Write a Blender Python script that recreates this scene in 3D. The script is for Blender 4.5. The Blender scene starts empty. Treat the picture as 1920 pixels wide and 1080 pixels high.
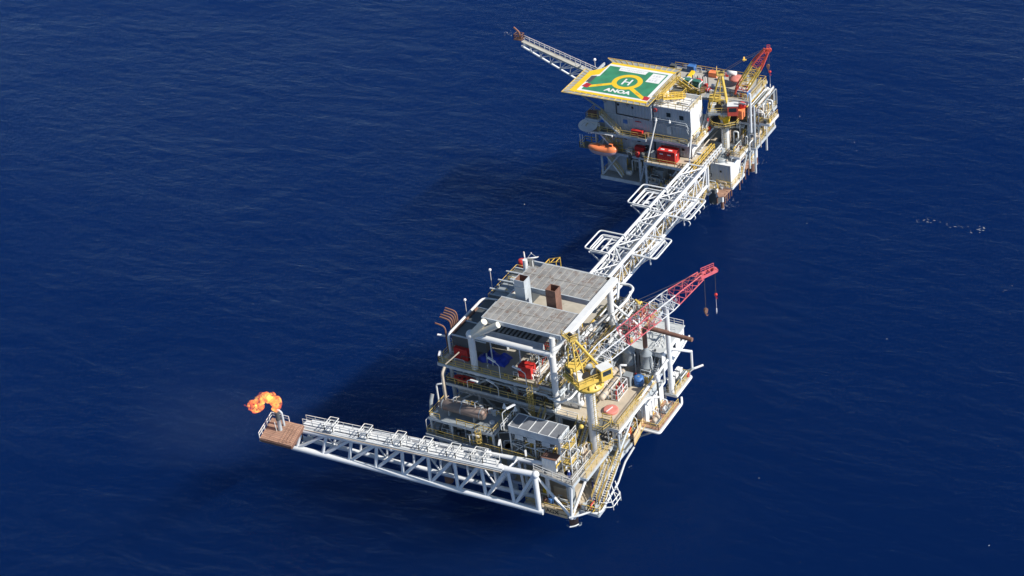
import bpy, math, random
from mathutils import Vector, Matrix, noise

RND = random.Random(11)
SC = bpy.context.scene
COL = SC.collection
V = Vector

# ------------------------------------------------------------------ camera
FPX, PITCH, ROLL, YAW = 3422.43, 0.581207928, -0.120428605, 0.582402550
CAM = V((130.48, -210.88, 206.0))
fw = V((-math.sin(YAW), math.cos(YAW), 0)); rt0 = V((fw.y, -fw.x, 0)); zz = V((0, 0, 1))
CF = fw * math.cos(PITCH) - zz * math.sin(PITCH)
up0 = fw * math.sin(PITCH) + zz * math.cos(PITCH)
CR = rt0 * math.cos(ROLL) + up0 * math.sin(ROLL)
CU = -rt0 * math.sin(ROLL) + up0 * math.cos(ROLL)

def ray(x, y):
    return ((x - 960) * CR - (y - 540) * CU + FPX * CF).normalized()
def P(x, y, z):                      # where the sight line meets the level z
    d = ray(x, y); return CAM + d * ((z - CAM.z) / d.z)
def PX(x, y, X):                     # ... meets the upright plane x = X
    d = ray(x, y); return CAM + d * ((X - CAM.x) / d.x)
def PY(x, y, Y):                     # ... meets the upright plane y = Y
    d = ray(x, y); return CAM + d * ((Y - CAM.y) / d.y)

# ------------------------------------------------------------------ materials
def nodes(name):
    m = bpy.data.materials.new(name); m.use_nodes = True
    nt = m.node_tree
    return m, nt, nt.nodes['Principled BSDF']

def lk(nt, a, b): nt.links.new(a, b)

def M(name, col, rough=.55, metal=0.0, var=.14, scale=.7, dirt=None, amt=.5, dscale=.5, streak=False,
      corr=None, bump=0.0, brick=None):
    m, nt, p = nodes(name)
    N = nt.nodes.new
    tc = N('ShaderNodeTexCoord')
    n1 = N('ShaderNodeTexNoise'); n1.inputs['Scale'].default_value = scale; n1.inputs['Detail'].default_value = 5
    lk(nt, tc.outputs['Object'], n1.inputs['Vector'])
    mr = N('ShaderNodeMapRange'); mr.inputs[1].default_value = .3; mr.inputs[2].default_value = .7
    mr.inputs[3].default_value = 1 - var; mr.inputs[4].default_value = 1 + var
    lk(nt, n1.outputs['Fac'], mr.inputs[0])
    vm = N('ShaderNodeVectorMath'); vm.operation = 'SCALE'
    if brick:
        b = N('ShaderNodeTexBrick'); b.offset = 0
        b.inputs['Color1'].default_value = (*col, 1); b.inputs['Color2'].default_value = (*[c * brick[4] for c in col], 1)
        b.inputs['Mortar'].default_value = (*brick[3], 1)
        b.inputs['Scale'].default_value = 1; b.inputs['Mortar Size'].default_value = brick[2]
        b.inputs['Brick Width'].default_value = brick[0]; b.inputs['Row Height'].default_value = brick[1]
        lk(nt, tc.outputs['Object'], b.inputs['Vector']); lk(nt, b.outputs['Color'], vm.inputs[0])
    else:
        vm.inputs[0].default_value = col
    lk(nt, mr.outputs[0], vm.inputs['Scale'])
    out = vm.outputs[0]
    if dirt:
        mp = N('ShaderNodeMapping')
        mp.inputs['Scale'].default_value = (1, 1, .18) if streak else (1, 1, 1)
        mp.inputs['Location'].default_value = (3.1, 7.7, 1.3)
        lk(nt, tc.outputs['Object'], mp.inputs['Vector'])
        n2 = N('ShaderNodeTexNoise'); n2.inputs['Scale'].default_value = dscale; n2.inputs['Detail'].default_value = 8
        n2.inputs['Roughness'].default_value = .68
        lk(nt, mp.outputs[0], n2.inputs['Vector'])
        r = N('ShaderNodeMapRange'); r.inputs[1].default_value = .72 - amt * .3; r.inputs[2].default_value = .84 - amt * .25
        r.inputs[3].default_value = 0; r.inputs[4].default_value = .85
        lk(nt, n2.outputs['Fac'], r.inputs[0])
        mx = N('ShaderNodeMix'); mx.data_type = 'RGBA'
        lk(nt, r.outputs[0], mx.inputs['Factor']); lk(nt, out, mx.inputs['A']); mx.inputs['B'].default_value = (*dirt, 1)
        out = mx.outputs['Result']
    lk(nt, out, p.inputs['Base Color'])
    p.inputs['Roughness'].default_value = rough; p.inputs['Metallic'].default_value = metal
    h = None
    if corr:
        sx = N('ShaderNodeSeparateXYZ'); lk(nt, tc.outputs['Object'], sx.inputs[0])
        ad = N('ShaderNodeMath'); ad.operation = 'ADD'; lk(nt, sx.outputs[0], ad.inputs[0]); lk(nt, sx.outputs[1], ad.inputs[1])
        mu = N('ShaderNodeMath'); mu.operation = 'MULTIPLY'; lk(nt, ad.outputs[0], mu.inputs[0]); mu.inputs[1].default_value = 6.283 / corr
        sn = N('ShaderNodeMath'); sn.operation = 'SINE'; lk(nt, mu.outputs[0], sn.inputs[0])
        h = sn.outputs[0]; bs, bd = .8, .05
    elif bump:
        h = n1.outputs['Fac']; bs, bd = bump, .05
    if h:
        bp = N('ShaderNodeBump'); bp.inputs['Strength'].default_value = bs; bp.inputs['Distance'].default_value = bd
        lk(nt, h, bp.inputs['Height']); lk(nt, bp.outputs[0], p.inputs['Normal'])
    return m

RUST = (.16, .085, .055)
m_white = M('white_paint', (.70, .71, .71), .42, dirt=(.40, .31, .23), amt=.24, dscale=.9, streak=True, var=.06)
m_wbridge = M('white_truss_paint', (.74, .75, .76), .4, dirt=(.44, .37, .30), amt=.3, dscale=.9, var=.04)
m_grey = M('pale_grey_paint', (.46, .50, .53), .5, dirt=RUST, amt=.22, dscale=.8, streak=True)
m_steel = M('mid_grey_paint', (.27, .30, .32), .5, dirt=(.16, .10, .07), amt=.3, dscale=.7)
m_dark = M('dark_steel', (.075, .085, .09), .6, dirt=(.11, .08, .06), amt=.4, dscale=1.1)
m_black = M('black_rubber', (.02, .02, .022), .6)
m_yel = M('yellow_paint', (.66, .44, .07), .5, dirt=(.32, .22, .08), amt=.25, dscale=1.2)
m_yrail = M('yellow_rail_paint', (.60, .43, .12), .5, dirt=(.3, .2, .1), amt=.25, dscale=1.0)
m_wrail = M('white_rail_paint', (.72, .72, .70), .5, dirt=(.4, .26, .16), amt=.2, dscale=1.0)
m_ycrane = M('crane_yellow_paint', (.72, .50, .10), .45, dirt=(.25, .15, .05), amt=.3, dscale=1.0)
m_red = M('red_paint', (.56, .035, .03), .45, dirt=(.3, .05, .04), amt=.2, var=.1)
m_redc = M('crane_red_paint', (.60, .09, .06), .45, dirt=(.5, .25, .2), amt=.2, dscale=1.3)
m_redn = M('sun_faded_crane_red', (.62, .13, .15), .5, dirt=(.6,.4,.38), amt=.25, dscale=1.2)
m_pink = M('faded_red_cover', (.62, .21, .17), .7, var=.1, scale=1.5)
m_orange = M('orange_gel_coat', (.90, .26, .10), .4, dirt=(.5, .2, .12), amt=.2)
m_pinkhull = M('faded_hull_paint', (.62, .42, .42), .5, dirt=(.35, .2, .16), amt=.3)
m_tan = M('worn_deck_plate', (.44, .40, .33), .75, dirt=(.27, .21, .15), amt=.35, dscale=.45, var=.12)
m_tan2 = M('buff_deck_plate', (.50, .43, .33), .75, dirt=(.30, .20, .12), amt=.32, dscale=.6, var=.1)
m_deck = M('grey_deck_plate', (.30, .29, .27), .75, dirt=(.18, .13, .10), amt=.4, dscale=.6)
m_deckf = M('concrete_grey_deck', (.40, .38, .34), .8, dirt=(.36, .26, .17), amt=.34, dscale=.5, var=.12)
m_grate = M('dark_grating', (.12, .125, .12), .7, dirt=(.15, .10, .07), amt=.4, dscale=1.0)
m_rust = M('rusty_steel', (.20, .105, .075), .8, dirt=(.17, .07, .045), amt=.55, dscale=1.2, var=.2)
m_plank = M('rusty_plank_deck', (.44, .26, .18), .8, dirt=(.22, .11, .07), amt=.5, dscale=1.0, brick=(3.2, .45, .04, (.18, .10, .07), .78))
m_roof = M('galvanised_roof_sheet', (.30, .295, .285), .65, dirt=(.17, .11, .08), amt=.72, dscale=1.1,
           brick=(1.32, 1.8, .03, (.36, .36, .35), .76), var=.16)
m_cool = M('mesh_cooler_top', (.17, .18, .20), .6, var=.12, scale=1.1)
m_corr = M('shade_toned_cladding', (.38, .42, .47), .5, corr=.75, dirt=(.40, .33, .27), amt=.12, dscale=.6, streak=True, var=.07)  # corrugated; darkened to blue grey so the front walls' shade is in the colour
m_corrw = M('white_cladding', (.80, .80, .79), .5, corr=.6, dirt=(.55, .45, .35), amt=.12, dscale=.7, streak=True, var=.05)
m_glass = M('dark_window_glass', (.03, .04, .045), .15)
m_blue = M('blue_paint', (.05, .16, .42), .5, dirt=(.05, .08, .15), amt=.3)
m_tarp = M('blue_tarpaulin', (.015, .05, .42), .45, var=.25, scale=1.2, bump=.6)
m_green = M('green_machine_paint', (.05, .17, .13), .45, dirt=(.06, .08, .07), amt=.4)
m_beige = M('beige_lagging', (.50, .42, .33), .6, dirt=(.28, .2, .14), amt=.35, dscale=1.0)
m_brown = M('brown_lagged_vessel', (.19, .145, .125), .45, dirt=(.34, .15, .10), amt=.45, dscale=.5)
m_cream = M('cream_duct_paint', (.72, .68, .57), .45, var=.05)
m_orangepipe = M('orange_pipe_paint', (.55, .22, .07), .5)
m_hgreen = M('helideck_green', (.035, .22, .115), .8, var=.22, scale=.4, dirt=(.09, .15, .11), amt=.45, dscale=.9)
m_hwhite = M('helideck_white', (.74, .74, .73), .7, var=.08, dirt=(.5,.48,.45), amt=.3, dscale=.9)
m_hyel = M('helideck_yellow', (.80, .52, .02), .7, var=.08, dirt=(.5, .36, .14), amt=.35, dscale=.9)
m_hred = M('helideck_red', (.42, .02, .035), .7)
m_mark = M('faint_grey_lettering', (.55, .55, .56), .7)
m_rtext = M('red_lettering', (.6, .12, .04), .7)
m_net = M('perimeter_net', (.30, .31, .31), .8, dirt=(.14, .14, .14), amt=.5, dscale=2.0)
m_signt = M('tan_sign_board', (.72, .50, .28), .6, dirt=(.55, .34, .17), amt=.25, dscale=.7)
m_ink = M('brown_sign_lettering', (.035, .025, .02), .7)
m_growth = M('marine_growth', (.03, .06, .07), .9)
m_skin = M('skin', (.32, .17, .11), .6, var=.05)
m_cover = M('blue_coverall', (.03, .07, .30), .8)
m_coverw = M('white_coverall', (.72, .72, .72), .8)
m_coverr = M('red_coverall', (.5, .08, .05), .8)
m_hat = M('white_hard_hat', (.82, .82, .82), .3, var=.03)
m_rope = M('steel_wire_rope', (.10, .09, .08), .6)

# ------------------------------------------------------------------ mesh builder
class MB:
    def __init__(s): s.v = []; s.f = []; s.sm = []; s.mi = []; s.cur = 0
    def add(s, vs, fs, smooth=False):
        o = len(s.v); s.v += [V(q) for q in vs]
        for f in fs: s.f.append([i + o for i in f]); s.sm.append(smooth); s.mi.append(s.cur)
        return s
    def box(s, x0, x1, y0, y1, z0, z1):
        return s.add([(x0,y0,z0),(x1,y0,z0),(x1,y1,z0),(x0,y1,z0),(x0,y0,z1),(x1,y0,z1),(x1,y1,z1),(x0,y1,z1)],
              [(3,2,1,0),(4,5,6,7),(0,1,5,4),(1,2,6,5),(2,3,7,6),(3,0,4,7)])
    def obox(s, c, sx, sy, sz, rz=0, m=None):          # centred box, turned
        m = m or Matrix.Rotation(rz, 3, 'Z'); c = V(c)
        vs = [c + m @ V((a*sx/2, b*sy/2, d*sz/2)) for d in (-1,1) for a, b in ((-1,-1),(1,-1),(1,1),(-1,1))]
        return s.add(vs, [(3,2,1,0),(4,5,6,7),(0,1,5,4),(1,2,6,5),(2,3,7,6),(3,0,4,7)])
    def tube(s, a, b, r, n=6, r2=None, caps=True):
        a = V(a); b = V(b); r2 = r if r2 is None else r2
        d = (b - a)
        if d.length < 1e-6: return s
        d.normalize(); t = V((0,0,1)) if abs(d.z) < .9 else V((1,0,0))
        u = d.cross(t).normalized(); w = d.cross(u)
        off = math.pi / n
        vs = [c + (u*math.cos(2*math.pi*i/n+off) + w*math.sin(2*math.pi*i/n+off))*q for c, q in ((a,r),(b,r2)) for i in range(n)]
        s.add(vs, [((i+1)%n, i, n+i, n+(i+1)%n) for i in range(n)], n > 5)
        if caps: s.add(vs, [tuple(range(n)), tuple(range(2*n-1, n-1, -1))])
        return s
    def bar(s, a, b, w, h):                            # rectangular member, h measured upright
        a = V(a); b = V(b); d = (b-a).normalized()
        t = V((0,0,1)) if abs(d.z) < .95 else V((0,1,0))
        u = d.cross(t).normalized()*w/2; k = u.cross(d).normalized()*h/2
        vs = [c+x for c in (a,b) for x in (-u-k, u-k, u+k, -u+k)]
        return s.add(vs, [(0,1,2,3),(7,6,5,4),(1,0,4,5),(2,1,5,6),(3,2,6,7),(0,3,7,4)])
    def path(s, pts, r, n=6, bend=0.0, k=3):
        pts = [V(q) for q in pts]
        if bend:
            out = [pts[0]]
            for i in range(1, len(pts)-1):
                p0, p1, p2 = pts[i-1], pts[i], pts[i+1]
                d0 = (p0-p1); d2 = (p2-p1); q = min(bend, d0.length*.45, d2.length*.45)
                A = p1 + d0.normalized()*q; B = p1 + d2.normalized()*q
                for j in range(k+1):
                    t = j/k; out.append(A*(1-t)**2 + p1*2*t*(1-t) + B*t*t)
            out.append(pts[-1]); pts = out
        d0 = (pts[1]-pts[0]).normalized(); t = V((0,0,1)) if abs(d0.z) < .9 else V((1,0,0))
        u = d0.cross(t).normalized(); rings = []
        for i, p in enumerate(pts):
            if i == 0: d = pts[1]-pts[0]
            elif i == len(pts)-1: d = pts[-1]-pts[-2]
            else: d = (pts[i+1]-p).normalized() + (p-pts[i-1]).normalized()
            d = d.normalized() if d.length > 1e-6 else d0
            u = (u - d*u.dot(d))
            u = u.normalized() if u.length > 1e-5 else d.orthogonal().normalized()
            w = d.cross(u); rings.append([p + (u*math.cos(2*math.pi*i2/n) + w*math.sin(2*math.pi*i2/n))*r for i2 in range(n)])
        vs = [q for g in rings for q in g]; fs = []
        for i in range(len(rings)-1):
            for j in range(n): fs.append((i*n+(j+1)%n, i*n+j, (i+1)*n+j, (i+1)*n+(j+1)%n))
        s.add(vs, [f[::-1] for f in fs], n > 4)
        s.add(vs, [tuple(range(n))[::-1], tuple(range(len(vs)-n, len(vs)))])
        return s
    def lathe(s, prof, o, ax=(0,0,1), n=14, smooth=True):   # prof: (distance along axis, radius)
        o = V(o); d = V(ax).normalized(); t = V((0,0,1)) if abs(d.z) < .9 else V((1,0,0))
        u = d.cross(t).normalized(); w = d.cross(u); vs = []
        for h, r in prof: vs += [o + d*h + (u*math.cos(2*math.pi*i/n) + w*math.sin(2*math.pi*i/n))*max(r,1e-3) for i in range(n)]
        fs = [(k*n+(i+1)%n, k*n+i, (k+1)*n+i, (k+1)*n+(i+1)%n) for k in range(len(prof)-1) for i in range(n)]
        s.add(vs, fs, smooth)
        s.add(vs, [tuple(range(n)), tuple(range(len(vs)-1, len(vs)-n-1, -1))]); return s
    def prism(s, poly, z0, z1):
        n = len(poly); vs = [(x,y,z0) for x,y in poly] + [(x,y,z1) for x,y in poly]
        return s.add(vs, [tuple(range(n))[::-1], tuple(range(n,2*n))] + [(i,(i+1)%n,n+(i+1)%n,n+i) for i in range(n)])
    def slab(s, pts, th):                              # 3-D polygon with thickness along -normal
        pts = [V(q) for q in pts]; nrm = (pts[1]-pts[0]).cross(pts[2]-pts[0]).normalized()
        n = len(pts); vs = pts + [q - nrm*th for q in pts]
        return s.add(vs, [tuple(range(n)), tuple(range(2*n-1,n-1,-1))] + [((i+1)%n,i,n+i,n+(i+1)%n) for i in range(n)])
    def ball(s, c, r, nu=8, nv=6, sq=(1,1,1)):
        c = V(c); vs = [c+V((0,0,-r*sq[2]))]
        for j in range(1,nv):
            a = -math.pi/2+math.pi*j/nv
            for i in range(nu):
                b = 2*math.pi*i/nu; vs.append(c+V((r*sq[0]*math.cos(a)*math.cos(b), r*sq[1]*math.cos(a)*math.sin(b), r*sq[2]*math.sin(a))))
        vs.append(c+V((0,0,r*sq[2]))); fs = []
        for i in range(nu): fs.append((0, 1+(i+1)%nu, 1+i))
        for j in range(nv-2):
            for i in range(nu): fs.append((1+j*nu+i, 1+j*nu+(i+1)%nu, 1+(j+1)*nu+(i+1)%nu, 1+(j+1)*nu+i))
        l = len(vs)-1
        for i in range(nu): fs.append((1+(nv-2)*nu+i, 1+(nv-2)*nu+(i+1)%nu, l))
        return s.add(vs, fs, True)
    def rail(s, pts, h=1.1, gap=1.8, r=.042, mid=True, kick=False):
        pts = [V(q) for q in pts]
        for a, b in zip(pts, pts[1:]):
            L = (b-a).length; n = max(1, round(L/gap)); up = V((0,0,h))
            s.bar(a+up, b+up, r*2, r*2)
            if mid: s.bar(a+up*.52, b+up*.52, r*1.7, r*1.7)
            if kick: s.bar(a+V((0,0,.09)), b+V((0,0,.09)), .03, .16)
            for i in range(n+1):
                q = a.lerp(b, i/n); s.bar(q, q+up*1.02, r*2, r*2)
        return s
    def grid(s, nx, ny, fn, smooth=True):
        vs = [fn(i/nx, j/ny) for j in range(ny+1) for i in range(nx+1)]
        return s.add(vs, [(j*(nx+1)+i, j*(nx+1)+i+1, (j+1)*(nx+1)+i+1, (j+1)*(nx+1)+i) for j in range(ny) for i in range(nx)], smooth)
    def build(s, name, mat, parent=None):
        off = V((0,0,0)); q = parent
        while q is not None: off += q.location; q = q.parent
        me = bpy.data.meshes.new(name); me.from_pydata([tuple(v-off) for v in s.v], [], s.f)
        me.polygons.foreach_set('use_smooth', s.sm)
        for m in (mat if isinstance(mat, (list, tuple)) else [mat]): me.materials.append(m)
        me.polygons.foreach_set('material_index', s.mi)
        me.update()
        o = bpy.data.objects.new(name, me); COL.objects.link(o)
        if parent is not None: o.parent = parent
        return o

def tag(o, label=None, cat=None, group=None, kind=None):
    if label: o['label'] = label
    if cat: o['category'] = cat
    if group: o['group'] = group
    if kind: o['kind'] = kind
    return o
def thing(name, label, cat, loc=(0,0,0), group=None):
    o = bpy.data.objects.new(name, None); COL.objects.link(o); o.location = loc; o.empty_display_size = .3
    return tag(o, label, cat, group)
def dup(o, parent=None):
    c = o.copy(); COL.objects.link(c)
    if parent is not None: c.parent = parent
    for ch in list(o.children): dup(ch, c)
    return c
def bx(name, mat, par, *a): return MB().box(*a).build(name, mat, par)
def tb(name, mat, par, pts, r, n=8, bend=0.0): return MB().path(pts, r, n, bend).build(name, mat, par)
def rl(par, pts, mat=None, **k): return MB().rail(pts, **k).build('handrail', mat or m_yrail, par)

def staircase(par, a, b, w, side, mat=None, rmat=None):
    # stringers, treads and two handrails running from a (low) to b (high); side = unit vector across
    a = V(a); b = V(b); sd = V(side)*w/2
    mb = MB()
    for q in (-1, 1): mb.bar(a+sd*q, b+sd*q, .08, .28)
    n = max(3, int((b.z-a.z)/.24)); dx = (b-a); dx.z = 0; dx.normalize()
    for i in range(1, n):
        c = a.lerp(b, i/n)
        mb.add([c-sd-dx*.13, c+sd-dx*.13, c+sd+dx*.13, c-sd+dx*.13, c-sd-dx*.13-V((0,0,.04)), c+sd-dx*.13-V((0,0,.04)), c+sd+dx*.13-V((0,0,.04)), c-sd+dx*.13-V((0,0,.04))],
               [(3,2,1,0),(4,5,6,7),(0,1,5,4),(1,2,6,5),(2,3,7,6),(3,0,4,7)])
    o = mb.build('staircase', mat or m_steel, par)
    MB().rail([a+sd, b+sd], gap=1.5).rail([a-sd, b-sd], gap=1.5).build('handrail', rmat or m_yrail, o)
    return o

def letters(name, text, size, mat, par, m4, thick=.012, bold=.0):
    cu = bpy.data.curves.new(name, 'FONT'); cu.body = text; cu.size = size; cu.align_x = 'CENTER'; cu.align_y = 'CENTER'
    cu.extrude = thick; cu.offset = bold
    t = bpy.data.objects.new(name, cu); COL.objects.link(t)
    dg = bpy.context.evaluated_depsgraph_get(); me = bpy.data.meshes.new_from_object(t.evaluated_get(dg))
    bpy.data.objects.remove(t)
    off = V((0,0,0)); q = par
    while q is not None: off += q.location; q = q.parent
    me.transform(Matrix.Translation(-off) @ m4); me.materials.clear(); me.materials.append(mat)
    o = bpy.data.objects.new(name, me); COL.objects.link(o); o.parent = par
    return o
# scene settings
SUN_DIR = (.76, .075, .63); SUN_K = 4.8; SKY_K = .075; EXPO = .35
SEA_ALB = (.0055, .0505, .285); SEA_DENS = .024; WAVE_RZ = -.35; WH = (.55, .34, .12)
FLAME_K = 2.6
# ================================================================== NEAR PLATFORM: structure
NP = thing('production_platform', 'grey steel gas platform with stacked decks and yellow handrails standing in the foreground sea', 'oil platform', (-8, 8, 0))
# legs
for x, y in ((4.0, -8.4), (-22, -7), (4.6, 22), (-22, 22)):
    l = MB().lathe([(-.3, .78), (3.6, .78), (3.7, .7), (11, .8)], (x, y, 0), n=16).build('leg', m_steel, NP)
    MB().lathe([(-.2, .8), (1.6, .8)], (x, y, 0), n=16).build('splash_zone', m_rust, l)
    pass
for x, y in ((-9, -6), (-9, 22)):
    MB().lathe([(0, .7), (11, .7)], (x, y, 0), n=12).build('leg', m_steel, NP)
# lowest deck
def deck(par, poly, z, mat, edge=m_grey, th=.12, eb=.55, name='deck'):
    o = MB().prism(poly, z-th, z).build(name, mat, par)
    mb = MB(); n = len(poly); cx = sum(p[0] for p in poly)/n; cy = sum(p[1] for p in poly)/n
    A = sum(poly[i][0]*poly[(i+1)%n][1]-poly[(i+1)%n][0]*poly[i][1] for i in range(n))
    for i in range(n):
        a = V((*poly[i], 0)); b = V((*poly[(i+1)%n], 0)); d = (b-a).normalized(); nn = V((d.y, -d.x, 0))*(1 if A > 0 else -1)
        mb.bar(a+nn*.06+V((0,0,z-eb/2-.03)), b+nn*.06+V((0,0,z-eb/2-.03)), .12, eb)
    mb.build('edge_beam', edge, o)
    # joists under the plate
    mb = MB(); xs = [p[0] for p in poly]; ys = [p[1] for p in poly]
    y = min(ys)+2
    while y < max(ys)-1:
        mb.bar((min(xs)+.3, y, z-th-.25), (max(xs)-.3, y, z-th-.25), .2, .4) if len(poly) == 4 else None
        y += 3.2
    if mb.v: mb.build('joist', edge, o)
    return o
deck(NP, [(-23.5,-6.5), (-3.8,-6.5), (-3.8,-11.0), (5.8,-11.0), (5.8,24), (-23.5,24)], 4, m_tan2)
deck(NP, [(-24.4,-8.4), (-2.0,-8.4), (-2.0,-10.0), (6.2,-11.2), (6.2,26), (-24.4,26)], 11, m_deck)
deck(NP, [(6.32,-8.6), (7.5,-8.6), (7.5,1.2), (6.32,1.2)], 10.98, m_tan2)
deck(NP, [(6.32,1.32), (9.3,1.32), (9.3,7.4), (6.32,7.4)], 10.97, m_deck)
deck(NP, [(6.4,7.5), (13.1,7.5), (13.1,15.9), (6.4,15.9)], 11.0, m_plank)
deck(NP, [(9.9,16.0), (12.4,16.0), (12.4,22.0), (9.9,22.0)], 12.6, m_tan2)
deck(NP, [(-2.4,-.4), (9.8,-.4), (9.8,14.2), (-2.4,14.2)], 16.0, m_tan2)
deck(NP, [(-24.4,-.4), (-2.6,-.4), (-2.6,1.0), (-24.4,1.0)], 16.6, m_grate)
deck(NP, [(-24.0,1.6), (-2.6,1.6), (-2.6,27), (-24.0,27)], 15.2, m_deck)
deck(NP, [(-26.0,.2), (-5.9,.2), (-5.9,28.5), (-26.0,28.5)], 20.0, m_tan)
bx('deck_kerb', m_yel, NP, -6.25, -6.0, 1.2, 27, 20.0, 20.16)
deck(NP, [(-5.7,1.0), (-1.9,1.0), (-1.9,3.2), (-5.7,3.2)], 20.0, m_grate)
deck(NP, [(-5.6,19.5), (4.0,19.5), (4.0,29.0), (-5.6,29.0)], 20.02, m_grate)
# main frame columns and braces between the levels
cols = [(x, y) for y in (1.3, 14, 26.5) for x in (-24, -18.7, -11, -3.0)]
for x, y in cols:
    MB().tube((x, y, 11), (x, y, 20), .36, 10).build('column', m_grey, NP)
for x, y in ((-24, -7.6), (-11, -7.6), (5.6, -.2), (-1.8, -.2), (3, -.2)):
    zt = 11 if y < -1 else (13.5 if y > 15 else 15.9)
    MB().tube((x, y, 4), (x, y, zt), .26, 8).build('column', m_grey, NP)
for a, b in (((-24,1.3,11), (-18.7,1.3,15)), ((-18.7,1.3,15), (-15,1.3,11)), ((-15,1.3,11), (-11,1.3,15)), ((-11,1.3,15), (-7,1.3,11)), ((-7,1.3,11), (-3,1.3,15)),
             ((-24,1.3,19.4), (-20.5,1.3,16.8)), ((-18.7,1.3,16.6), (-14.5,1.3,19.6)), ((-14.5,1.3,19.6), (-11,1.3,16.6)), ((-9.5,1.3,16.6), (-6.3,1.3,19.6)), ((-6,1.3,19.6), (-3,1.3,16.6)),
             ((-24,1.5,11), (-24,14,19.6)), ((-24,14,11), (-24,26,19.6)), ((-24,-7.6,4), (-24,1.3,10.6)),
             ((-20,-7.8,4.2), (-15,-7.8,10.6)), ((-15,-7.8,10.6), (-10,-7.8,4.2)), ((-10,-7.8,4.2), (-5,-7.8,10.6)),
             ((9.4,0,11.2), (9.4,7,15.6)), ((9.4,7,15.6), (9.4,13.6,11.2)), ((5.6,8,6), (12.6,8,10.6)), ((5.6,15,6), (12.6,15,10.6)), ((6,23,9), (12.4,23.5,13.2)), ((9.5,-.2,11), (9.5,-.2,15.8)), ((9.5,13.8,11), (9.5,13.8,15.8)), ((10.2,16.3,11), (10.2,16.3,13.4))):
    MB().tube(a, b, .2, 8).build('brace', m_grey, NP)
for x in (-20, -15, -10, -5): MB().tube((x,-7.8,4), (x,-7.8,10.6), .24, 8).build('column', m_grey, NP)
# the white corner bracing above the front leg
N0 = V((5.4,-11.3,3.9))
for q, r in (((-1.4,-10.6,10.6), .26), ((5.9,-11.2,10.6), .24), ((6.2,-4.0,10.8), .26)):
    MB().tube(N0, q, r, 10).build('corner_brace', m_white, NP)
MB().tube((-1.6,-10.6,4.1), (-1.4,-10.6,10.6), .3, 10).build('corner_brace', m_white, NP)
MB().ball(N0, .42, 10, 8).build('joint_node', m_white, NP)
# roof frame: front portal, rear columns, big side beam, cream ducts
for x, y, z0, z1, r in ((-18.7,1.0,20,27.4,.62), (-2.7,1.0,11.2,27.2,.6), (-1.6,20.4,20,31,.58), (-18.4,20.4,20,31,.45)):
    MB().tube((x,y,z0), (x,y,z1), r, 14).build('column', m_white, NP)
MB().tube((-2.7,1.3,27.2), (-2.7,1.6,30.5), .5, 12).build('column', m_white, NP)
MB().tube((-18.7,1.0,27.3), (-2.7,1.0,27.3), .52, 12).build('portal_beam', m_white, NP)
MB().tube((-2.7,1.3,27.3), (-1.0,4.6,30.6), .5, 12).build('portal_brace', m_white, NP)
MB().ball((-18.7,1.0,27.4), .85, 12, 8).build('joint_node', m_white, NP)
MB().tube(PY(886,626,1.0), PY(908,603,1.0), .6, 14).build('duct', m_cream, NP)
MB().tube(PY(888,629,.9), PY(934,609,1.3), .58, 14).build('duct', m_cream, NP)
MB().tube((-17.9,8.9,28.3), (-15.2,13.2,29.6), .6, 14).build('duct', m_cream, NP)
bx('side_beam', m_white, NP, -1.05, .15, 2.2, 20.6, 30.5, 31.35)
for x, y in ((-16.3,8.4), (-1.6,8.4), (-16.3,13.3), (-9,8.4), (-9,13.3)):
    MB().tube((x,y,20), (x,y,30.6), .22, 8).build('column', m_grey, NP)
# lattice girders under the roofs
for y in (8.3, 13.4):
    MB().bar((-16.3,y,30.0), (-1.2,y,30.0), .2, .7).build('roof_girder', m_grey, NP)

def roof_canopy(label, y0, y1, notch):
    t = thing('roof_canopy', label, 'roof', (-8.8, (y0+y1)/2, 31), 'galvanised sheet roofs over the process deck')
    poly = [(-16.5,y0), (-1.25,y0), (-1.25,y1), (-14.6,y1), (-14.6,y1-1.2), (-16.5,y1-1.6)] if notch else [(-16.5,y0), (-1.25,y0), (-1.25,y1), (-16.5,y1)]
    s = MB().prism(poly, 30.9, 31.0).build('roof_sheet', m_roof, t)
    mb = MB()
    for x in [-16.4+1.32*i for i in range(12)]: mb.box(x-.035, x+.035, y0+.05, y1-.05 - (1.7 if notch and x < -14.6 else 0), 31.0, 31.05)
    mb.box(-16.4, -1.3, (y0+y1)/2-.04, (y0+y1)/2+.04, 31.05, 31.08)
    mb.build('seam_strip', m_deckf, s)
    MB().bar((-16.55,y0-.1,30.6), (-1.1,y0-.1,30.6), .2, .8).bar((-16.55,y1+.1,30.6), (-1.1,y1+.1,30.6), .2, .8).bar((-16.6,y0,30.6), (-16.6,y1-1.5,30.6), .2, .7).build('edge_trim', m_grey, t)
    return t
roof_canopy('rust streaked galvanised sheet roof nearest the yellow crane, in front of the two exhaust ducts', 2.0, 8.6, False)
roof_canopy('plain grey sheet roof behind the two exhaust ducts, nearest the bridge', 13.1, 20.5, True)

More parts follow.
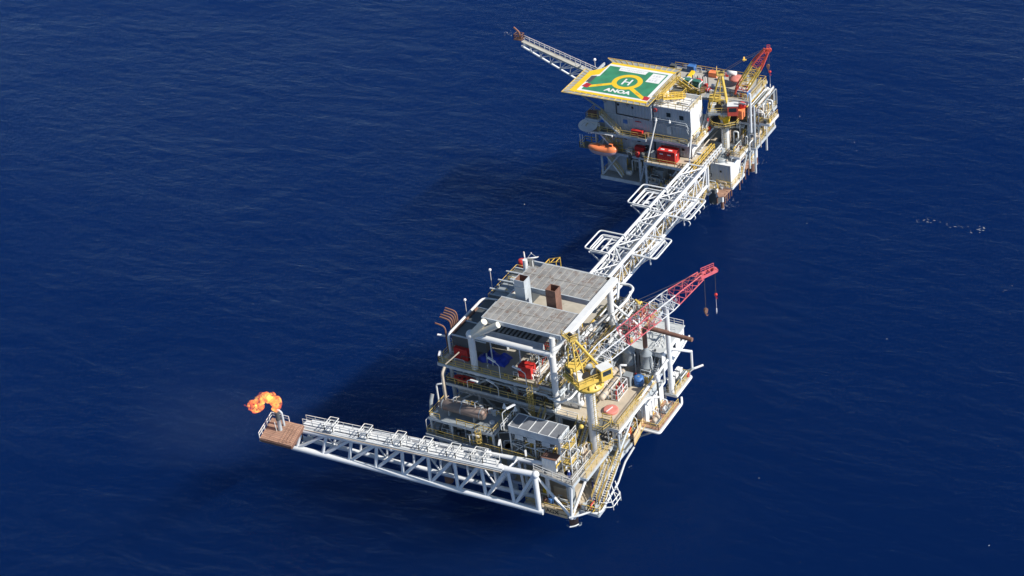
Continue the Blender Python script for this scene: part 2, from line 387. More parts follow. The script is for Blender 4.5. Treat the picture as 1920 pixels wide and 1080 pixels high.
def exhaust_duct(label, p, w, h, mat, zb):
    t = thing('exhaust_duct', label, 'exhaust duct', (p.x, p.y, zb)); a = w/2; mb = MB(); z1 = p.z
    for s in (0,1,2,3):
        x0,x1,y0,y1 = [(-a,a,-a,-a+.1),(-a,a,a-.1,a),(-a,-a+.1,-a+.1,a-.1),(a-.1,a,-a+.1,a-.1)][s]
        mb.box(p.x+x0,p.x+x1,p.y+y0,p.y+y1,zb,z1)
    mb.build('duct_wall', mat, t)
    MB().box(p.x-a+.1,p.x+a-.1,p.y-a+.1,p.y+a-.1,z1-2.2,z1-2.1).build('inner_baffle', m_rust, t)
    li = MB()
    li.box(p.x-a+.1,p.x-a+.13,p.y-a+.1,p.y+a-.1,z1-2.1,z1-.03).box(p.x-a+.13,p.x+a-.1,p.y+a-.13,p.y+a-.1,z1-2.1,z1-.03)
    li.build('rusty_lining', m_rust, t)
    MB().box(p.x-a-.06,p.x+a+.06,p.y-a-.06,p.y-a,z1-1.5,z1-1.35).box(p.x+a,p.x+a+.06,p.y-a,p.y+a,z1-1.5,z1-1.35).build('stiffener', mat, t)
exhaust_duct('square grey exhaust duct rising between the two sheet roofs, left of the rusty one', V((-13.4,10.9,34.2)), 2.0, 5, m_grey, 24)
exhaust_duct('square rust brown exhaust duct rising between the two sheet roofs', V((-7.0,10.4,34.0)), 1.9, 5, m_rust, 24)

# dark machinery room between and beneath the roofs (cooler banks, slats)
cb = thing('fan_cooler_bank', 'long dark slatted cooler bank under the front edge of the rust streaked sheet roof', 'cooler', (-10, 4.6, 20))
bx('casing', m_dark, cb, -16.4, -6.6, 3.0, 7.8, 25.8, 27.6)
sl = MB()
for i in range(11): sl.box(-16.2+i*.84, -15.82+i*.84, 3.1, 7.6, 27.6, 27.75)
sl.build('slat', m_steel, cb)
for x in (-16.3,-10.5,-6.8):
    for y in (2.7,7.7): MB().tube((x,y+.4,20),(x,y+.4,25.8),.14,6).build('leg', m_grey, cb)
MB().slab([(-17.2,2.3,26.3),(-5.4,2.3,26.3),(-5.4,2.95,27.6),(-17.2,2.95,27.6)], .1).build('wind_wall', m_grey, cb)
cb2 = thing('fan_cooler_bank', 'dark panelled cooler bank left of the sheet roofs, beside the brown vent pipes', 'cooler', (-21, 10, 22))
bx('casing', m_dark, cb2, -24.2, -17.4, 3.2, 26, 22.2, 24.4)
fr = MB()
for y in (3.1, 7.6, 12.1, 16.6, 21.1, 25.9): fr.box(-24.3,-17.3,y,y+.22,24.4,24.62)
fr.box(-20.9,-20.7,3.3,25.9,24.4,24.56)
fr.build('panel_frame', m_grey, cb2)
bx('panel_frame', m_rust, cb2, -24.3,-24.0,3.4,12,24.42,24.7)
for x in (-24,-17.6):
    for y in (3.4,11,18.5,25.6): MB().tube((x,y,20),(x,y,22.2),.16,6).build('leg', m_grey, cb2)
# panels on the dark cooler: lids of differing wear
for i,y in enumerate((3.5,8,12.5,17,21.5)):
    bx('fan_lid', (m_grate, m_dark, m_dark, m_steel, m_grate)[i], cb2, -23.8, -21.0, y, y+3.9, 24.4, 24.5)
    bx('fan_lid', (m_dark, m_grate, m_steel, m_dark, m_steel)[i], cb2, -20.6, -17.5, y, y+3.9, 24.4, 24.5)
# white header pipe along the left edge and yellow walkway rail
tb('pipe', m_white, NP, [(-24.9,3.0,20.2),(-24.9,3.0,24.4),(-24.9,15.2,24.4),(-21.5,15.6,24.4)], .25, 10, 1.0)
rl(NP, [(-24.9,3.4,23.4),(-24.9,15,23.4)])
rl(NP, [(-24.9,17,23.0),(-24.9,27.5,23.0),(-20,27.8,23.0)])
deck(NP, [(-25.2,16.4),(-24.4,16.4),(-24.4,27.6),(-25.2,27.6)], 22.9, m_grate)
for y in (18,21,24): tb('pipe', m_grey, NP, [(-25,y,24.8),(-18.5,y+.3,24.8)], .16, 8)
tb('pipe', m_white, NP, [(-20.4,14.4,24.9),(-20.4,19.6,24.9),(-18,19.8,24.9)], .24, 8, .6)
# brown gooseneck vents
for i in range(6):
    y = 5.2 + i*.55 + (0 if i else -1.3)
    o = MB().path([(-26.0,y,14 if i == 0 else 20.5),(-26.0,y,25.3+.12*i),(-27.9-.15*(i%3),y-.1,25.6+.12*i)], .15, 8, .8).build('vent_pipe', m_rust, None)
    tag(o, ['rust brown gooseneck vent pipe standing apart, nearest the front left corner of the platform','second rust brown gooseneck vent pipe from the front in the row by the left rail','third rust brown gooseneck vent pipe from the front in the row by the left rail',
            'fourth rust brown gooseneck vent pipe from the front in the row by the left rail','fifth rust brown gooseneck vent pipe from the front in the row by the left rail','rearmost rust brown gooseneck vent pipe, beside the white lamp globe'][i], 'vent pipe', 'brown vent pipes on the left edge')

# handrails
rl(NP, [(-25.9,28.3,20),(-25.9,.4,20),(-6.2,.4,20)], kick=True)
rl(NP, [(-5.6,1.1,20),(-2.0,1.1,20),(-2.0,3.0,20)])
rl(NP, [(-24.3,.9,16.6),(-24.3,-.3,16.6),(-2.7,-.3,16.6)])
rl(NP, [(-24.2,25,11),(-24.2,-8.2,11)])
rl(NP, [(-24.2,-8.25,11),(-2.2,-8.25,11)])
rl(NP, [(-2.0,-9.85,11),(6.0,-11.0,11),(6.0,-5.0,11)], mat=m_wrail)
rl(NP, [(-3.6,-10.85,4),(5.6,-10.85,4)])
rl(NP, [(7.4,-8.5,11),(7.4,1.2,11),(9.15,1.4,11),(9.15,7.2,11)]); rl(NP, [(6.4,-7,11),(6.4,0,11)])
rl(NP, [(6.6,7.7,11),(12.95,7.7,11),(12.95,15.7,11)])
rl(NP, [(12.3,16.1,12.6),(12.3,21.9,12.6),(10,21.9,12.6)])
rl(NP, [(-2.2,-.25,16),(2.0,-.25,16)], mat=m_wrail); rl(NP, [(6.8,-.25,16),(9.65,-.25,16),(9.65,14,16)])
rl(NP, [(9.2,.2,16),(9.2,14,16)])
rl(NP, [(-5.5,28.8,20),(3.9,28.8,20),(3.9,19.8,20)])
MB().rail([(-23.9,27.5,23),(-19,27.8,23)]).build('handrail', m_yrail, NP)
# white fender pipes outlining the right side decks
tb('rub_pipe', m_white, NP, [(10.0,-1.0,15.7),(10.0,9.5,15.7),(11.6,11.2,15.3)], .25, 8, .8)
tb('rub_pipe', m_white, NP, [(9.2,7.2,10.7),(13.35,7.2,10.7),(13.35,16.3,10.7),(12.9,17,11.6)], .22, 8, .5)
tb('rub_pipe', m_white, NP, [(12.6,15.8,12.3),(12.6,22.3,12.3),(10,22.4,12.3)], .2, 8, .5)
tb('rub_pipe', m_white, NP, [(5.2,-11.7,4.1),(6.6,-10.9,4.4),(8.0,-9.6,4.6),(9.0,-9.6,4.6),(9.8,-8.6,4.6),(9.6,-2,5.6),P(1172,866,8.4),P(1189,838,10.4)], .19, 8, .4)
tb('rub_pipe', m_white, NP, [(5.2,-11.9,2.2),(6.0,-11.4,2.3),(6.4,-10.8,2.4)], .12, 8, .4)

# right lower stair tower (yellow) and landings
deck(NP, [(6.2,-9.4),(9.6,-9.4),(9.6,-6.6),(6.2,-6.6)], 4.4, m_grate)
staircase(NP, (8.9,-7.0,4.4), (8.9,1.4,10.2), .9, (1,0,0), m_white)
staircase(NP, (7.3,-6.6,4.4), (7.3,-1.0,8.6), .9, (1,0,0), m_white)
deck(NP, [(6.3,1.4),(9.7,1.4),(9.7,4.6),(6.3,4.6)], 10.2, m_grate)
rl(NP, [(6.4,-9.2,4.4),(9.5,-9.2,4.4),(9.5,-7.2,4.4)])
rl(NP, [(6.4,-2.8,8.6),(6.4,-.6,8.6),(9.5,-.6,8.6)])
deck(NP, [(6.3,-1.0),(8.0,-1.0),(8.0,1.2),(6.3,1.2)], 8.6, m_white)
# white hoop platform outside, right
mb = MB()
for z in (4.6, 5.7): mb.path([(9.7,-7.6,z),(11.1,-6.9,z),(11.1,-4.0,z),(9.7,-3.4,z)], .09, 6, .5)
for y in (-6.8,-5.4,-4.1): mb.tube((11.1,y,3.9),(11.1,y,5.8),.07,6).tube((9.7,y+1,7.0),(11.1,y,4.6),.09,6)
mb.build('boat_fender', m_white, NP)
# ladder with hoops on the main frame front
lad = thing('caged_ladder', 'yellow caged ladder climbing the front of the main frame below the right red container', 'ladder', (-6.6,-.9,11))
lm = MB()
for x in (-6.9,-6.3): lm.bar((x,-.8,11),(x,-.8,21.4),.08,.08)
for i in range(26): lm.bar((-6.9,-.8,11.3+.4*i),(-6.3,-.8,11.3+.4*i),.05,.05)
lm.build('rungs', m_yrail, lad)
hm = MB()
for i in range(9):
    z = 13.3+i*.9; hm.path([(-7.0,-.8,z),(-7.05,-1.4,z),(-6.6,-1.7,z),(-6.15,-1.4,z),(-6.2,-.8,z)], .04, 4)
for q in ((-7.05,-1.4),(-6.6,-1.7),(-6.15,-1.4)): hm.bar((*q,13.3),(*q,20.6),.05,.05)
hm.build('cage', m_yrail, lad)
lad2 = thing('caged_ladder', 'short yellow caged ladder on the front of the separator module', 'ladder', (-13.2,-8.6,11))
lm = MB()
for x in (-13.5,-12.9): lm.bar((x,-8.3,11),(x,-8.3,15.2),.08,.08)
for i in range(10): lm.bar((-13.5,-8.3,11.3+.4*i),(-12.9,-8.3,11.3+.4*i),.05,.05)
lm.build('rungs', m_yrail, lad2)
hm = MB()
for i in range(4): hm.path([(-13.6,-8.3,12.6+i*.75),(-13.65,-8.9,12.6+i*.75),(-13.2,-9.2,12.6+i*.75),(-12.75,-8.9,12.6+i*.75),(-12.8,-8.3,12.6+i*.75)], .05, 4)
for q in ((-13.65,-8.9),(-13.2,-9.2),(-12.75,-8.9)): hm.bar((*q,12.6),(*q,15.0),.06,.06)
hm.build('cage', m_yrail, lad2)
staircase(NP, (-4.6,-6.8,11), (-4.6,-.6,15.8), .9, (1,0,0))
staircase(NP, (2.6,-6.6,11), (2.6,-.6,16), .9, (1,0,0))
staircase(NP, (4.0,-5.2,11), (4.0,.2,16), .8, (1,0,0), m_white)

# ------------------------------------------------------------------ pipework welded to the platform
def pipes(lst, mat, n=8):
    for pts, r, bend in lst: tb('pipe', mat, NP, pts, r, n, bend)
# long racks right of the main deck
rk = [(-5.2,.18,m_white),(-4.6,.3,m_white),(-3.9,.14,m_beige),(-1.9,.22,m_white),(-1.3,.16,m_grey),(-.3,.3,m_white),(.9,.24,m_white),(1.5,.15,m_beige)]
for i,(x,r,m) in enumerate(rk):
    z = 21.0 if x < -3 else (20.2 if x < 0 else 19.0)
    tb('pipe', m, NP, [(x,2.2+.7*(i%3),17.2),(x,2.2+.7*(i%3),z),(x,20+.5*(i%4),z),(x+.4,21+.5*(i%4),z-1.5)], r, 8, .6)
for x,z,w,m in ((-3.2,20.9,.55,m_steel),(-2.4,20.4,.5,m_beige),(.3,19.8,.6,m_dark),(2.3,18.8,.6,m_steel),(-.9,20.9,.35,m_yel)):
    MB().box(x-w/2,x+w/2,2.4,20.5,z,z+.12).box(x-w/2,x-w/2+.05,2.4,20.5,z+.12,z+.3).box(x+w/2-.05,x+w/2,2.4,20.5,z+.12,z+.3).build('cable_tray', m, NP)
for y in (3,7.3,11.6,15.9,20):
    MB().bar((-5.5,y,18.6),(2.8,y,18.6),.25,.3).build('rack_beam', m_grey, NP)
    for x in (-5.3,2.6): MB().tube((x,y,16),(x,y,20.6),.16,6).build('rack_post', m_white, NP)
rl(NP, [(-1.6,2.6,20.4),(-1.6,19.5,20.4)]); rl(NP, [(1.9,3,18.8),(1.9,19.5,18.8)])
# white raking struts at the rear column
for a,b in (((-1.6,20.4,24),(2.4,17.0,20)),((-1.6,20.4,26),(4.2,22,20)),((-1.6,20.4,24.2),(-5,17.5,20.2)),((3.8,20.3,16),(3.8,20.3,25))):
    MB().tube(a,b,.22,8).build('strut', m_white, NP)
for a in ([P(1128,527,24),P(1160,532,24),P(1158,560,24)],[P(1185,582,22),P(1168,606,22),P(1152,618,22)],[P(1182,548,23.4),P(1182,548,18)],[P(1178,560,22.5),P(1140,600,22.5)]): tb('pipe', m_white, NP, a, .24, 8, .4)
tb('pipe', m_white, NP, [P(1151,531,23),P(1181,534,23),P(1188,541,23),P(1174,564,23),P(1136,602,23)], .25, 8, .8)
for x in (1.2, 1.9): tb('pipe', m_orangepipe, NP, [(x,21,20.4),(x,27.5,20.4)], .2, 6)
for i in range(5): tb('pipe', (m_white,m_beige)[i%2], NP, [(-5+.9*i,22,21),(-5+.9*i,28.6,21)], .15, 6)
# left face risers and front pipe runs
tb('pipe', m_grey, NP, [(-24.9,-.2,11.3),(-24.9,-.2,17.4),(-25.2,1.4,19.2),(-25.2,8,19.2)], .25, 8, .8)
tb('pipe', m_grey, NP, [(-24.7,-1.0,11.3),(-24.7,-1.0,17.8),(-24.9,.9,18.6),(-24.9,8,18.6)], .2, 8, .8)
for z,m in ((18.9,m_grey),(19.25,m_beige),(18.3,m_steel)): tb('pipe', m, NP, [(-23.5,.9,z),(-3.5,.9,z)], .13, 6)
for z,y in ((17.6,1.5),(14.6,.9),(14.0,1.1),(12.6,.8)): tb('pipe', m_grey, NP, [(-23,y,z),(-4,y,z),(-4,y+3,z)], .15, 6, .5)
tb('pipe', m_grey, NP, [(-8,-.2,19.3),(-3.8,-.2,19.3),(-3.2,-.8,19.3),(-2.2,-.8,19.3),(-1.6,.2,19.3),(-1.6,3,19.3)], .17, 8, .4)
tb('pipe', m_white, NP, [(-2.0,-1.0,19.2),(-.8,-1.0,19.2),(.3,.6,19.2),(.3,6,19.2)], .2, 8, .5)
R2 = random.Random(3)
for i in range(22):
    x = -23+i*.95+R2.uniform(-.2,.2); y = R2.uniform(-6.8,0); z = R2.uniform(12,13.2); L = R2.uniform(1.5,4)
    pts = [(x,y,11.1),(x,y,z),(x+L*R2.choice((0,1)),y+L*R2.choice((0,.5)),z),(x+L,y+1,R2.uniform(11.2,12))]
    tb('pipe', R2.choice((m_grey,m_grey,m_steel,m_beige,m_white)), NP, pts, R2.uniform(.08,.16), 6, .3)
for i in range(24):   # clutter around the pedestal
    x = R2.uniform(-1.6,5.8); y = R2.uniform(-8.2,-1.2); z = R2.uniform(11.6,14.6); L = R2.uniform(.8,2.6)
    dx,dy = R2.choice(((1,0),(0,1),(-1,0),(0,-1)))
    tb('pipe', R2.choice((m_white,m_white,m_beige,m_grey,m_steel,m_yel)), NP, [(x,y,11.1),(x,y,z),(x+dx*L,y+dy*L,z),(x+dx*L,y+dy*L,R2.uniform(11.1,z))], R2.uniform(.07,.17), 6, .3)
# ================================================================== generators for loose equipment
def container(label, x0, x1, y0, y1, z0, z1, mat, marks=False, cat='container', name='red_container', group=None):
    t = thing(name, label, cat, ((x0+x1)/2, (y0+y1)/2, z0), group)
    mb = MB(); mb.box(x0,x1,y0,y1,z0+.12,z1-.05)
    b = mb.build('body', mat, t)
    fr = MB()
    for x in (x0,x1):
        for y in (y0,y1): fr.obox((x,y,(z0+z1)/2),.14,.14,z1-z0)
    for z in (z0+.07,z1-.03):
        for y in (y0,y1): fr.obox(((x0+x1)/2,y,z),x1-x0,.13,.13)
        for x in (x0,x1): fr.obox((x,(y0+y1)/2,z),.13,y1-y0,.13)
    fr.build('corner_frame', mat, t)
    rb = MB(); n = max(3,int((x1-x0)/.5))
    for i in range(n): rb.box(x0+.2+i*(x1-x0-.4)/n, x0+.2+(i+.55)*(x1-x0-.4)/n, y0-.05, y0+.01, z0+.2, z1-.2)
    rb.build('rib', mat, t)
    if marks:
        lb = MB(); w = x1-x0
        for q in (.12,.58):
            lb.box(x0+w*q,x0+w*(q+.2),y0-.075,y0-.052,z1-.85,z1-.6)
            lb.box(x0+w*q,x0+w*(q+.2),y0+.5,y0+.9,z1-.045,z1+.04)
        lb.box(x1+.02,x1+.05,y0+.6,y0+1.2,z1-1.0,z1-.7)
        lb.build('white_marking', m_hwhite, t)
    return t

def floodlight(label, p, h, dx, dy, tilt=.5, mat=None):
    t = thing('floodlight_pole', label, 'lamp post', tuple(p), 'white floodlight poles on the deck edges')
    q = V((dx,dy,0)).normalized(); a = V(p); b = a+V((0,0,h)); e = b+q*1.1+V((0,0,.5))
    MB().path([a,b,e], .075, 6, .3).build('pole', mat or m_wrail, t)
    f = e+q*1.5+V((0,0,.5-tilt*.5))
    MB().bar(e-q*.2, f, .34, .2).build('lamp_head', m_hat, t)
    return t

def ball_lamp(label, p, h):
    t = thing('lamp_post', label, 'lamp post', tuple(p), 'round white lamps')
    MB().tube(p, V(p)+V((0,0,h)), .06, 6).build('pole', m_wrail, t)
    MB().ball(V(p)+V((0,0,h+.25)), .28, 10, 8).build('lamp_globe', m_hat, t); return t

def drum(label, c, r, L, mat, ax=(0,0,1), name='drum', cat='drum', group=None):
    t = thing(name, label, cat, tuple(c), group)
    b = MB().lathe([(0,r*.6),(.04,r),(L/3,r),(L/3+.03,r*1.05),(L/3+.08,r),(2*L/3,r),(2*L/3+.03,r*1.05),(2*L/3+.08,r),(L-.04,r),(L,r*.6)], c, ax, 14).build('shell', mat, t)
    MB().lathe([(L-.001,r*.25),(L+.05,r*.25)], c, ax, 8).build('bung', m_steel, t)
    return t

def vessel(label, a, b, r, mat, name='separator_vessel', cat='vessel', saddle=True, band=None, group=None):
    a = V(a); b = V(b); d = (b-a).normalized(); L = (b-a).length
    t = thing(name, label, cat, ((a+b)/2 - V((0,0,r+.6)))[:], group)
    s = MB().lathe([(-.45*r,.02),(-.4*r,.35*r),(-.25*r,.75*r),(0,r),(L,r),(L+.25*r,.75*r),(L+.4*r,.35*r),(L+.45*r,.02)], a, d, 20).build('shell', mat, t)
    if band:
        mb = MB()
        for q in band: mb.lathe([(L*q-.08,r+.05),(L*q+.08,r+.05)], a, d, 20)
        mb.build('band', m_steel, t)
    if saddle:
        for q in (.2,.8):
            c = a+d*L*q; n = V((-d.y,d.x,0))
            MB().add([c-n*r*.9-d*.12-V((0,0,r+.6)),c+n*r*.9-d*.12-V((0,0,r+.6)),c+n*r*.9+d*.12-V((0,0,r+.6)),c-n*r*.9+d*.12-V((0,0,r+.6)),
                      c-n*r*.8-d*.12-V((0,0,r*.5)),c+n*r*.8-d*.12-V((0,0,r*.5)),c+n*r*.8+d*.12-V((0,0,r*.5)),c-n*r*.8+d*.12-V((0,0,r*.5))],
                     [(3,2,1,0),(4,5,6,7),(0,1,5,4),(1,2,6,5),(2,3,7,6),(3,0,4,7)]).build('saddle', m_steel, t)
    return t

def pump(label, c, rz, mat, group='pump sets on the lower decks', s=1.0):
    t = thing('pump_set', label, 'pump', tuple(c), group)
    rm = Matrix.Rotation(rz,3,'Z'); W = lambda x,y,z: V(c)+rm@V((x*s,y*s,z*s))
    MB().obox(W(0,0,.15),2.2*s,1.0*s,.3*s,rz).build('skid_base', m_steel, t)
    mo = MB().lathe([(0,.2*s),(.02,.38*s),(.9*s,.38*s),(.95*s,.2*s)], W(-1,0,.75), rm@V((1,0,0)), 12); mo.build('motor', mat, t)
    MB().lathe([(0,.25*s),(.05,.5*s),(.4*s,.5*s),(.45*s,.2*s)], W(.25,0,.8), rm@V((1,0,0)), 12).build('pump_casing', m_beige, t)
    MB().path([W(.5,0,1.2),W(.5,0,1.9),W(.5,1.0,1.9)], .12*s, 8, .3*s).build('discharge_pipe', m_white, t)
    return t

def cabinet(label, x0,x1,y0,y1,z0,z1, mat, name='equipment_cabinet', cat='cabinet', top=None, group=None):
    t = thing(name, label, cat, ((x0+x1)/2,(y0+y1)/2,z0), group)
    MB().box(x0,x1,y0,y1,z0+.1,z1).build('housing', mat, t)
    MB().box(x0-.06,x1+.06,y0-.06,y1+.06,z1,z1+.1).build('lid', top or mat, t)
    MB().box(x0+.1,x1-.1,y0+.1,y1-.1,z0,z0+.1).build('plinth', m_steel, t)
    m = (x0+x1)/2
    MB().box(x0+.08,m-.03,y0-.03,y0,z0+.25,z1-.15).build('door', mat, t); MB().box(m+.03,x1-.08,y0-.03,y0,z0+.25,z1-.15).build('door', mat, t)
    return t

def lifebuoy(label, c, nx, ny):
    n = V((nx,ny,0)).normalized(); s = V((-n.y,n.x,0)); mb = MB(); pts = []
    for i in range(17):
        a = 2*math.pi*i/16; pts.append(V(c)+s*math.cos(a)*.36+V((0,0,1))*math.sin(a)*.36)
    o = mb.path(pts,.1,6).build('lifebuoy', m_red, None); return tag(o,label,'lifebuoy','ring buoys on the railings')

# ------------------------------------------------------------------ people: one skinned body each
def person(label, loc, rz, suit, arm=0.0, stride=.12):
    t = thing('person', label, 'person', tuple(loc)); t.rotation_euler.z = rz
    vs = [(0,0,.95),(0,0,1.12),(0,.01,1.32),(0,0,1.46),(0,.0,1.54),(0,.02,1.62),(0,.03,1.72),(0,.12,1.645)]
    es = [(0,1),(1,2),(2,3),(3,4),(4,5),(5,6),(5,7)]; rr = [.15,.14,.17,.13,.06,.095,.085,.02]
    skin = {4,5,6,7}
    def chain(root, pts, rads, sk=()):
        p = root; ids = []
        for q,r in zip(pts,rads):
            vs.append(q); rr.append(r); es.append((p,len(vs)-1)); p = len(vs)-1; ids.append(p)
            if len(ids)-1 in sk: skin.add(p)
        return ids
    for s in (-1,1):
        chain(0, [(s*.10,0,.90),(s*.11,.03+s*stride*.4,.50),(s*.11,s*stride,.10),(s*.12,s*stride+.16,.05)], [.105,.07,.05,.045])
        lift = arm if s > 0 else 0
        ids = chain(3, [(s*.2,0,1.42),(s*.27,.02+lift*.1,1.15+lift*.15),(s*.26,.16+lift*.25,.95+lift*.35)], [.075,.052,.04])
        w = vs[ids[-1]]; pa = chain(ids[-1], [(w[0],w[1]+.04,w[2]-.07)], [.035], (0,))[0]; q = vs[pa]
        for k,(dx,l) in enumerate(((-.03,.06),(-.01,.075),(.012,.072),(.032,.055))):
            chain(pa, [(q[0]+dx,q[1]+.02,q[2]-.03),(q[0]+dx*1.1,q[1]+.035,q[2]-.03-l*.6),(q[0]+dx*1.1,q[1]+.02,q[2]-.03-l)], [.011,.01,.008], (0,1,2))
        chain(pa, [(q[0]-s*.04,q[1]+.03,q[2]),(q[0]-s*.05,q[1]+.05,q[2]-.04)], [.012,.01], (0,1))
    me = bpy.data.meshes.new('body'); me.from_pydata(vs, es, []); ob = bpy.data.objects.new('tmp_body', me); COL.objects.link(ob)
    ob.modifiers.new('s','SKIN'); lay = me.skin_vertices[0].data
    for i,r in enumerate(rr): lay[i].radius = (r,r*.9,0) if False else (r,r*.85)
    lay[0].use_root = True
    sd = ob.modifiers.new('d','SUBSURF'); sd.levels = 1
    dg = bpy.context.evaluated_depsgraph_get(); m2 = bpy.data.meshes.new_from_object(ob.evaluated_get(dg)); bpy.data.objects.remove(ob)
    m2.materials.clear(); m2.materials.append(suit); m2.materials.append(m_skin); m2.materials.append(m_black)
    sp = [V(vs[i]) for i in skin]; al = [V(v) for v in vs]
    for f in m2.polygons:
        c = f.center; i = min(range(len(al)), key=lambda k:(al[k]-c).length)
        f.material_index = 1 if i in skin else (2 if c.z < .1 else 0); f.use_smooth = True
    b = bpy.data.objects.new('body', m2); COL.objects.link(b); b.parent = t
    def child(mb, n, mat):
        me = bpy.data.meshes.new(n); me.from_pydata([tuple(v) for v in mb.v],[],mb.f); me.materials.append(mat)
        o = bpy.data.objects.new(n, me); COL.objects.link(o); o.parent = t; return o
    child(MB().lathe([(0,.19),(.02,.15),(.06,.13),(.11,.09),(.13,.02)], (0,.03,1.71), n=14), 'hard_hat', m_hat)
    e = MB().ball((-.035,.115,1.665),.014,6,4).ball((.035,.115,1.665),.014,6,4).box(-.03,.03,.1,.112,1.6,1.61)
    child(e, 'face', m_black)
    return t

# ------------------------------------------------------------------ cranes
def crane(label, base, zped0, zdeck, fdir, pivot, tip, ca, sects, w, top, deckr, ladder_side=1, hooks=(), cabm=None, bodym=None, wht=None, ringr=None, mast=None, sdm=None, cr=.1, hd_=1.5):
    bx_, by_ = base
    f = V((fdir[0],fdir[1],0)).normalized(); s = V((f.y,-f.x,0)); up = V((0,0,1))
    L = lambda a,b,z: V((bx_,by_,0)) + s*a + f*b + up*z
    rz = math.atan2(s.y,s.x)
    t = thing('pedestal_crane', label, 'crane', (bx_,by_,zped0), 'cranes on the platforms')
    pr = .86
    pd = MB().lathe([(zped0,pr),(zdeck-4,pr),(zdeck-3.2,pr+.1),(zdeck-1.0,pr+.25),(zdeck-.9,pr+.3),(zdeck-.2,pr+.5)], (bx_,by_,0), n=20).build('pedestal', m_white, t)
    lm = MB(); a0 = L(ladder_side*(pr+.35),-.25,0); a1 = L(ladder_side*(pr+.35),.25,0)
    for q in (a0,a1): lm.bar(q+up*(zped0+1), q+up*(zdeck-1), .07,.07)
    for i in range(int((zdeck-zped0-2)/.45)): lm.bar(a0+up*(zped0+1.3+.45*i), a1+up*(zped0+1.3+.45*i), .05,.05)
    for i in range(int((zdeck-zped0-4)/1.2)): lm.path([a0+up*(zped0+3+1.2*i), a0+s*ladder_side*.6+up*(zped0+3+1.2*i), a1+s*ladder_side*.6+up*(zped0+3+1.2*i), a1+up*(zped0+3+1.2*i)],.035,4)
    lm.build('ladder', m_yrail, pd)
    deckr = ringr or deckr
    ring = MB().lathe([(zdeck-2.3,deckr*.7),(zdeck-2.1,deckr*.97),(zdeck-1.8,deckr),(zdeck-1.55,deckr),(zdeck-1.5,deckr*.8),(zdeck-.2,deckr*.75)], (bx_,by_,0), n=24).build('slewing_ring', bodym, t)
    mb = MB()
    for i in range(12):
        a = 2*math.pi*i/12; mb.bar(V((bx_+deckr*.7*math.cos(a),by_+deckr*.7*math.sin(a),zdeck-.9)), V((bx_+deckr*.95*math.cos(a),by_+deckr*.95*math.sin(a),zdeck-1.5)), .1,.3)
    mb.build('ring_gusset', bodym, ring)
    MB().obox(L(-.1,-.3,zdeck+.05),5.0,6.2,.5,rz).build('slew_deck', sdm or bodym, t)
    MB().rail([L(-2.5,-3.3,zdeck+.3),L(2.3,-3.3,zdeck+.3),L(2.3,1.0,zdeck+.3)],1.1,1.4).rail([L(-2.5,-3.3,zdeck+.3),L(-2.5,2.6,zdeck+.3)],1.1,1.4).build('handrail', m_yrail, t)
    # machinery house
    hs = MB().obox(L(-1.3,-1.9,zdeck+1.35),2.0,2.4,2.1,rz).build('machinery_house', bodym, t)
    MB().obox(L(-1.3,-3.13,zdeck+1.35),1.4,.06,1.3,rz).build('louvre', m_dark, hs)
    for k,(a,b) in enumerate(((.4,-1.2),(.4,.4))):
        MB().lathe([(-.85,.75),(-.8,.75),(-.78,.45),(.78,.45),(.8,.75),(.85,.75)], L(a,b,zdeck+1.15), s, 14).build('winch_drum', m_black if k==0 else m_steel, t)
    MB().obox(L(.55,-2.2,zdeck+.95),1.3,1.2,1.4,rz).build('engine_cover', wht, t)
    # cab
    cb = L(2.0,1.9,zdeck+.9)
    c = MB().obox(cb,1.7,2.2,2.3,rz).build('cab', cabm, t)
    MB().obox(cb+up*1.2,1.86,2.36,.14,rz).build('cab_roof', wht, c)
    MB().obox(cb+f*1.11+up*.25,1.4,.05,1.1,rz).build('window', m_glass, c)
    MB().obox(cb+s*.86+up*.3,.05,1.6,.9,rz).build('window', m_glass, c)
    MB().obox(cb-f*1.11+up*.35,.7,.05,.6,rz).build('window', m_glass, c)
    # A-frame
    tp = V(top); af = MB(); FT = V(pivot) if mast is None else L(0,mast,zdeck+.3); mw_ = 1.2 if mast is None else .9
    for q in (-1,1):
        af.tube(FT+s*q*mw_, tp+s*q*.45, .22, 8); af.tube(L(q*1.6,-3.0,zdeck+.3), tp+s*q*.55-f*.2, .11, 6)
        af.tube(L(q*1.0,-1.2,zdeck+.3), tp+s*q*.45, .1, 6)
    for h in (.3,.5,.7,.86):
        a = FT.lerp(tp,h); af.tube(a-s*(1.2-.75*h), a+s*(1.2-.75*h), .08, 6)
        b = L(0,-3,zdeck+.3).lerp(tp,h); af.tube(a+s*(1.2-.75*h), b+s*(1.6-1.1*h), .06, 5); af.tube(a-s*(1.2-.75*h), b-s*(1.6-1.1*h), .06, 5)
        af.tube(a-s*(1.2-.75*h), FT.lerp(tp,min(1,h+.18))+s*(1.0-.6*h), .06, 5)
    fo = af.build('a_frame', bodym, t)
    MB().lathe([(-.5,.4),(.5,.4)], tp, s, 12).build('sheave', m_black, fo)
    MB().obox(tp-f*.2-up*.15,2.6,1.6,.1,rz).rail([tp-s*1.3-f*1.0,tp+s*1.3-f*1.0,tp+s*1.3+f*.6],.9,1.1).build('top_platform', m_yrail, fo)
    # boom
    A = V(pivot); B = V(tip); d = (B-A).normalized(); n = s.cross(d).normalized(); Ln = (B-A).length
    if n.z < 0: n = -n
    def half(q):
        return w/2*(.7+.3*min(1,q/.1)) if q < .1 else (w/2 if q < .68 else w/2*(1-.58*(q-.68)/.32))
    boom = MB().tube(A-s*.9, A+s*.9, .2, 8).build('boom_foot', bodym, t)
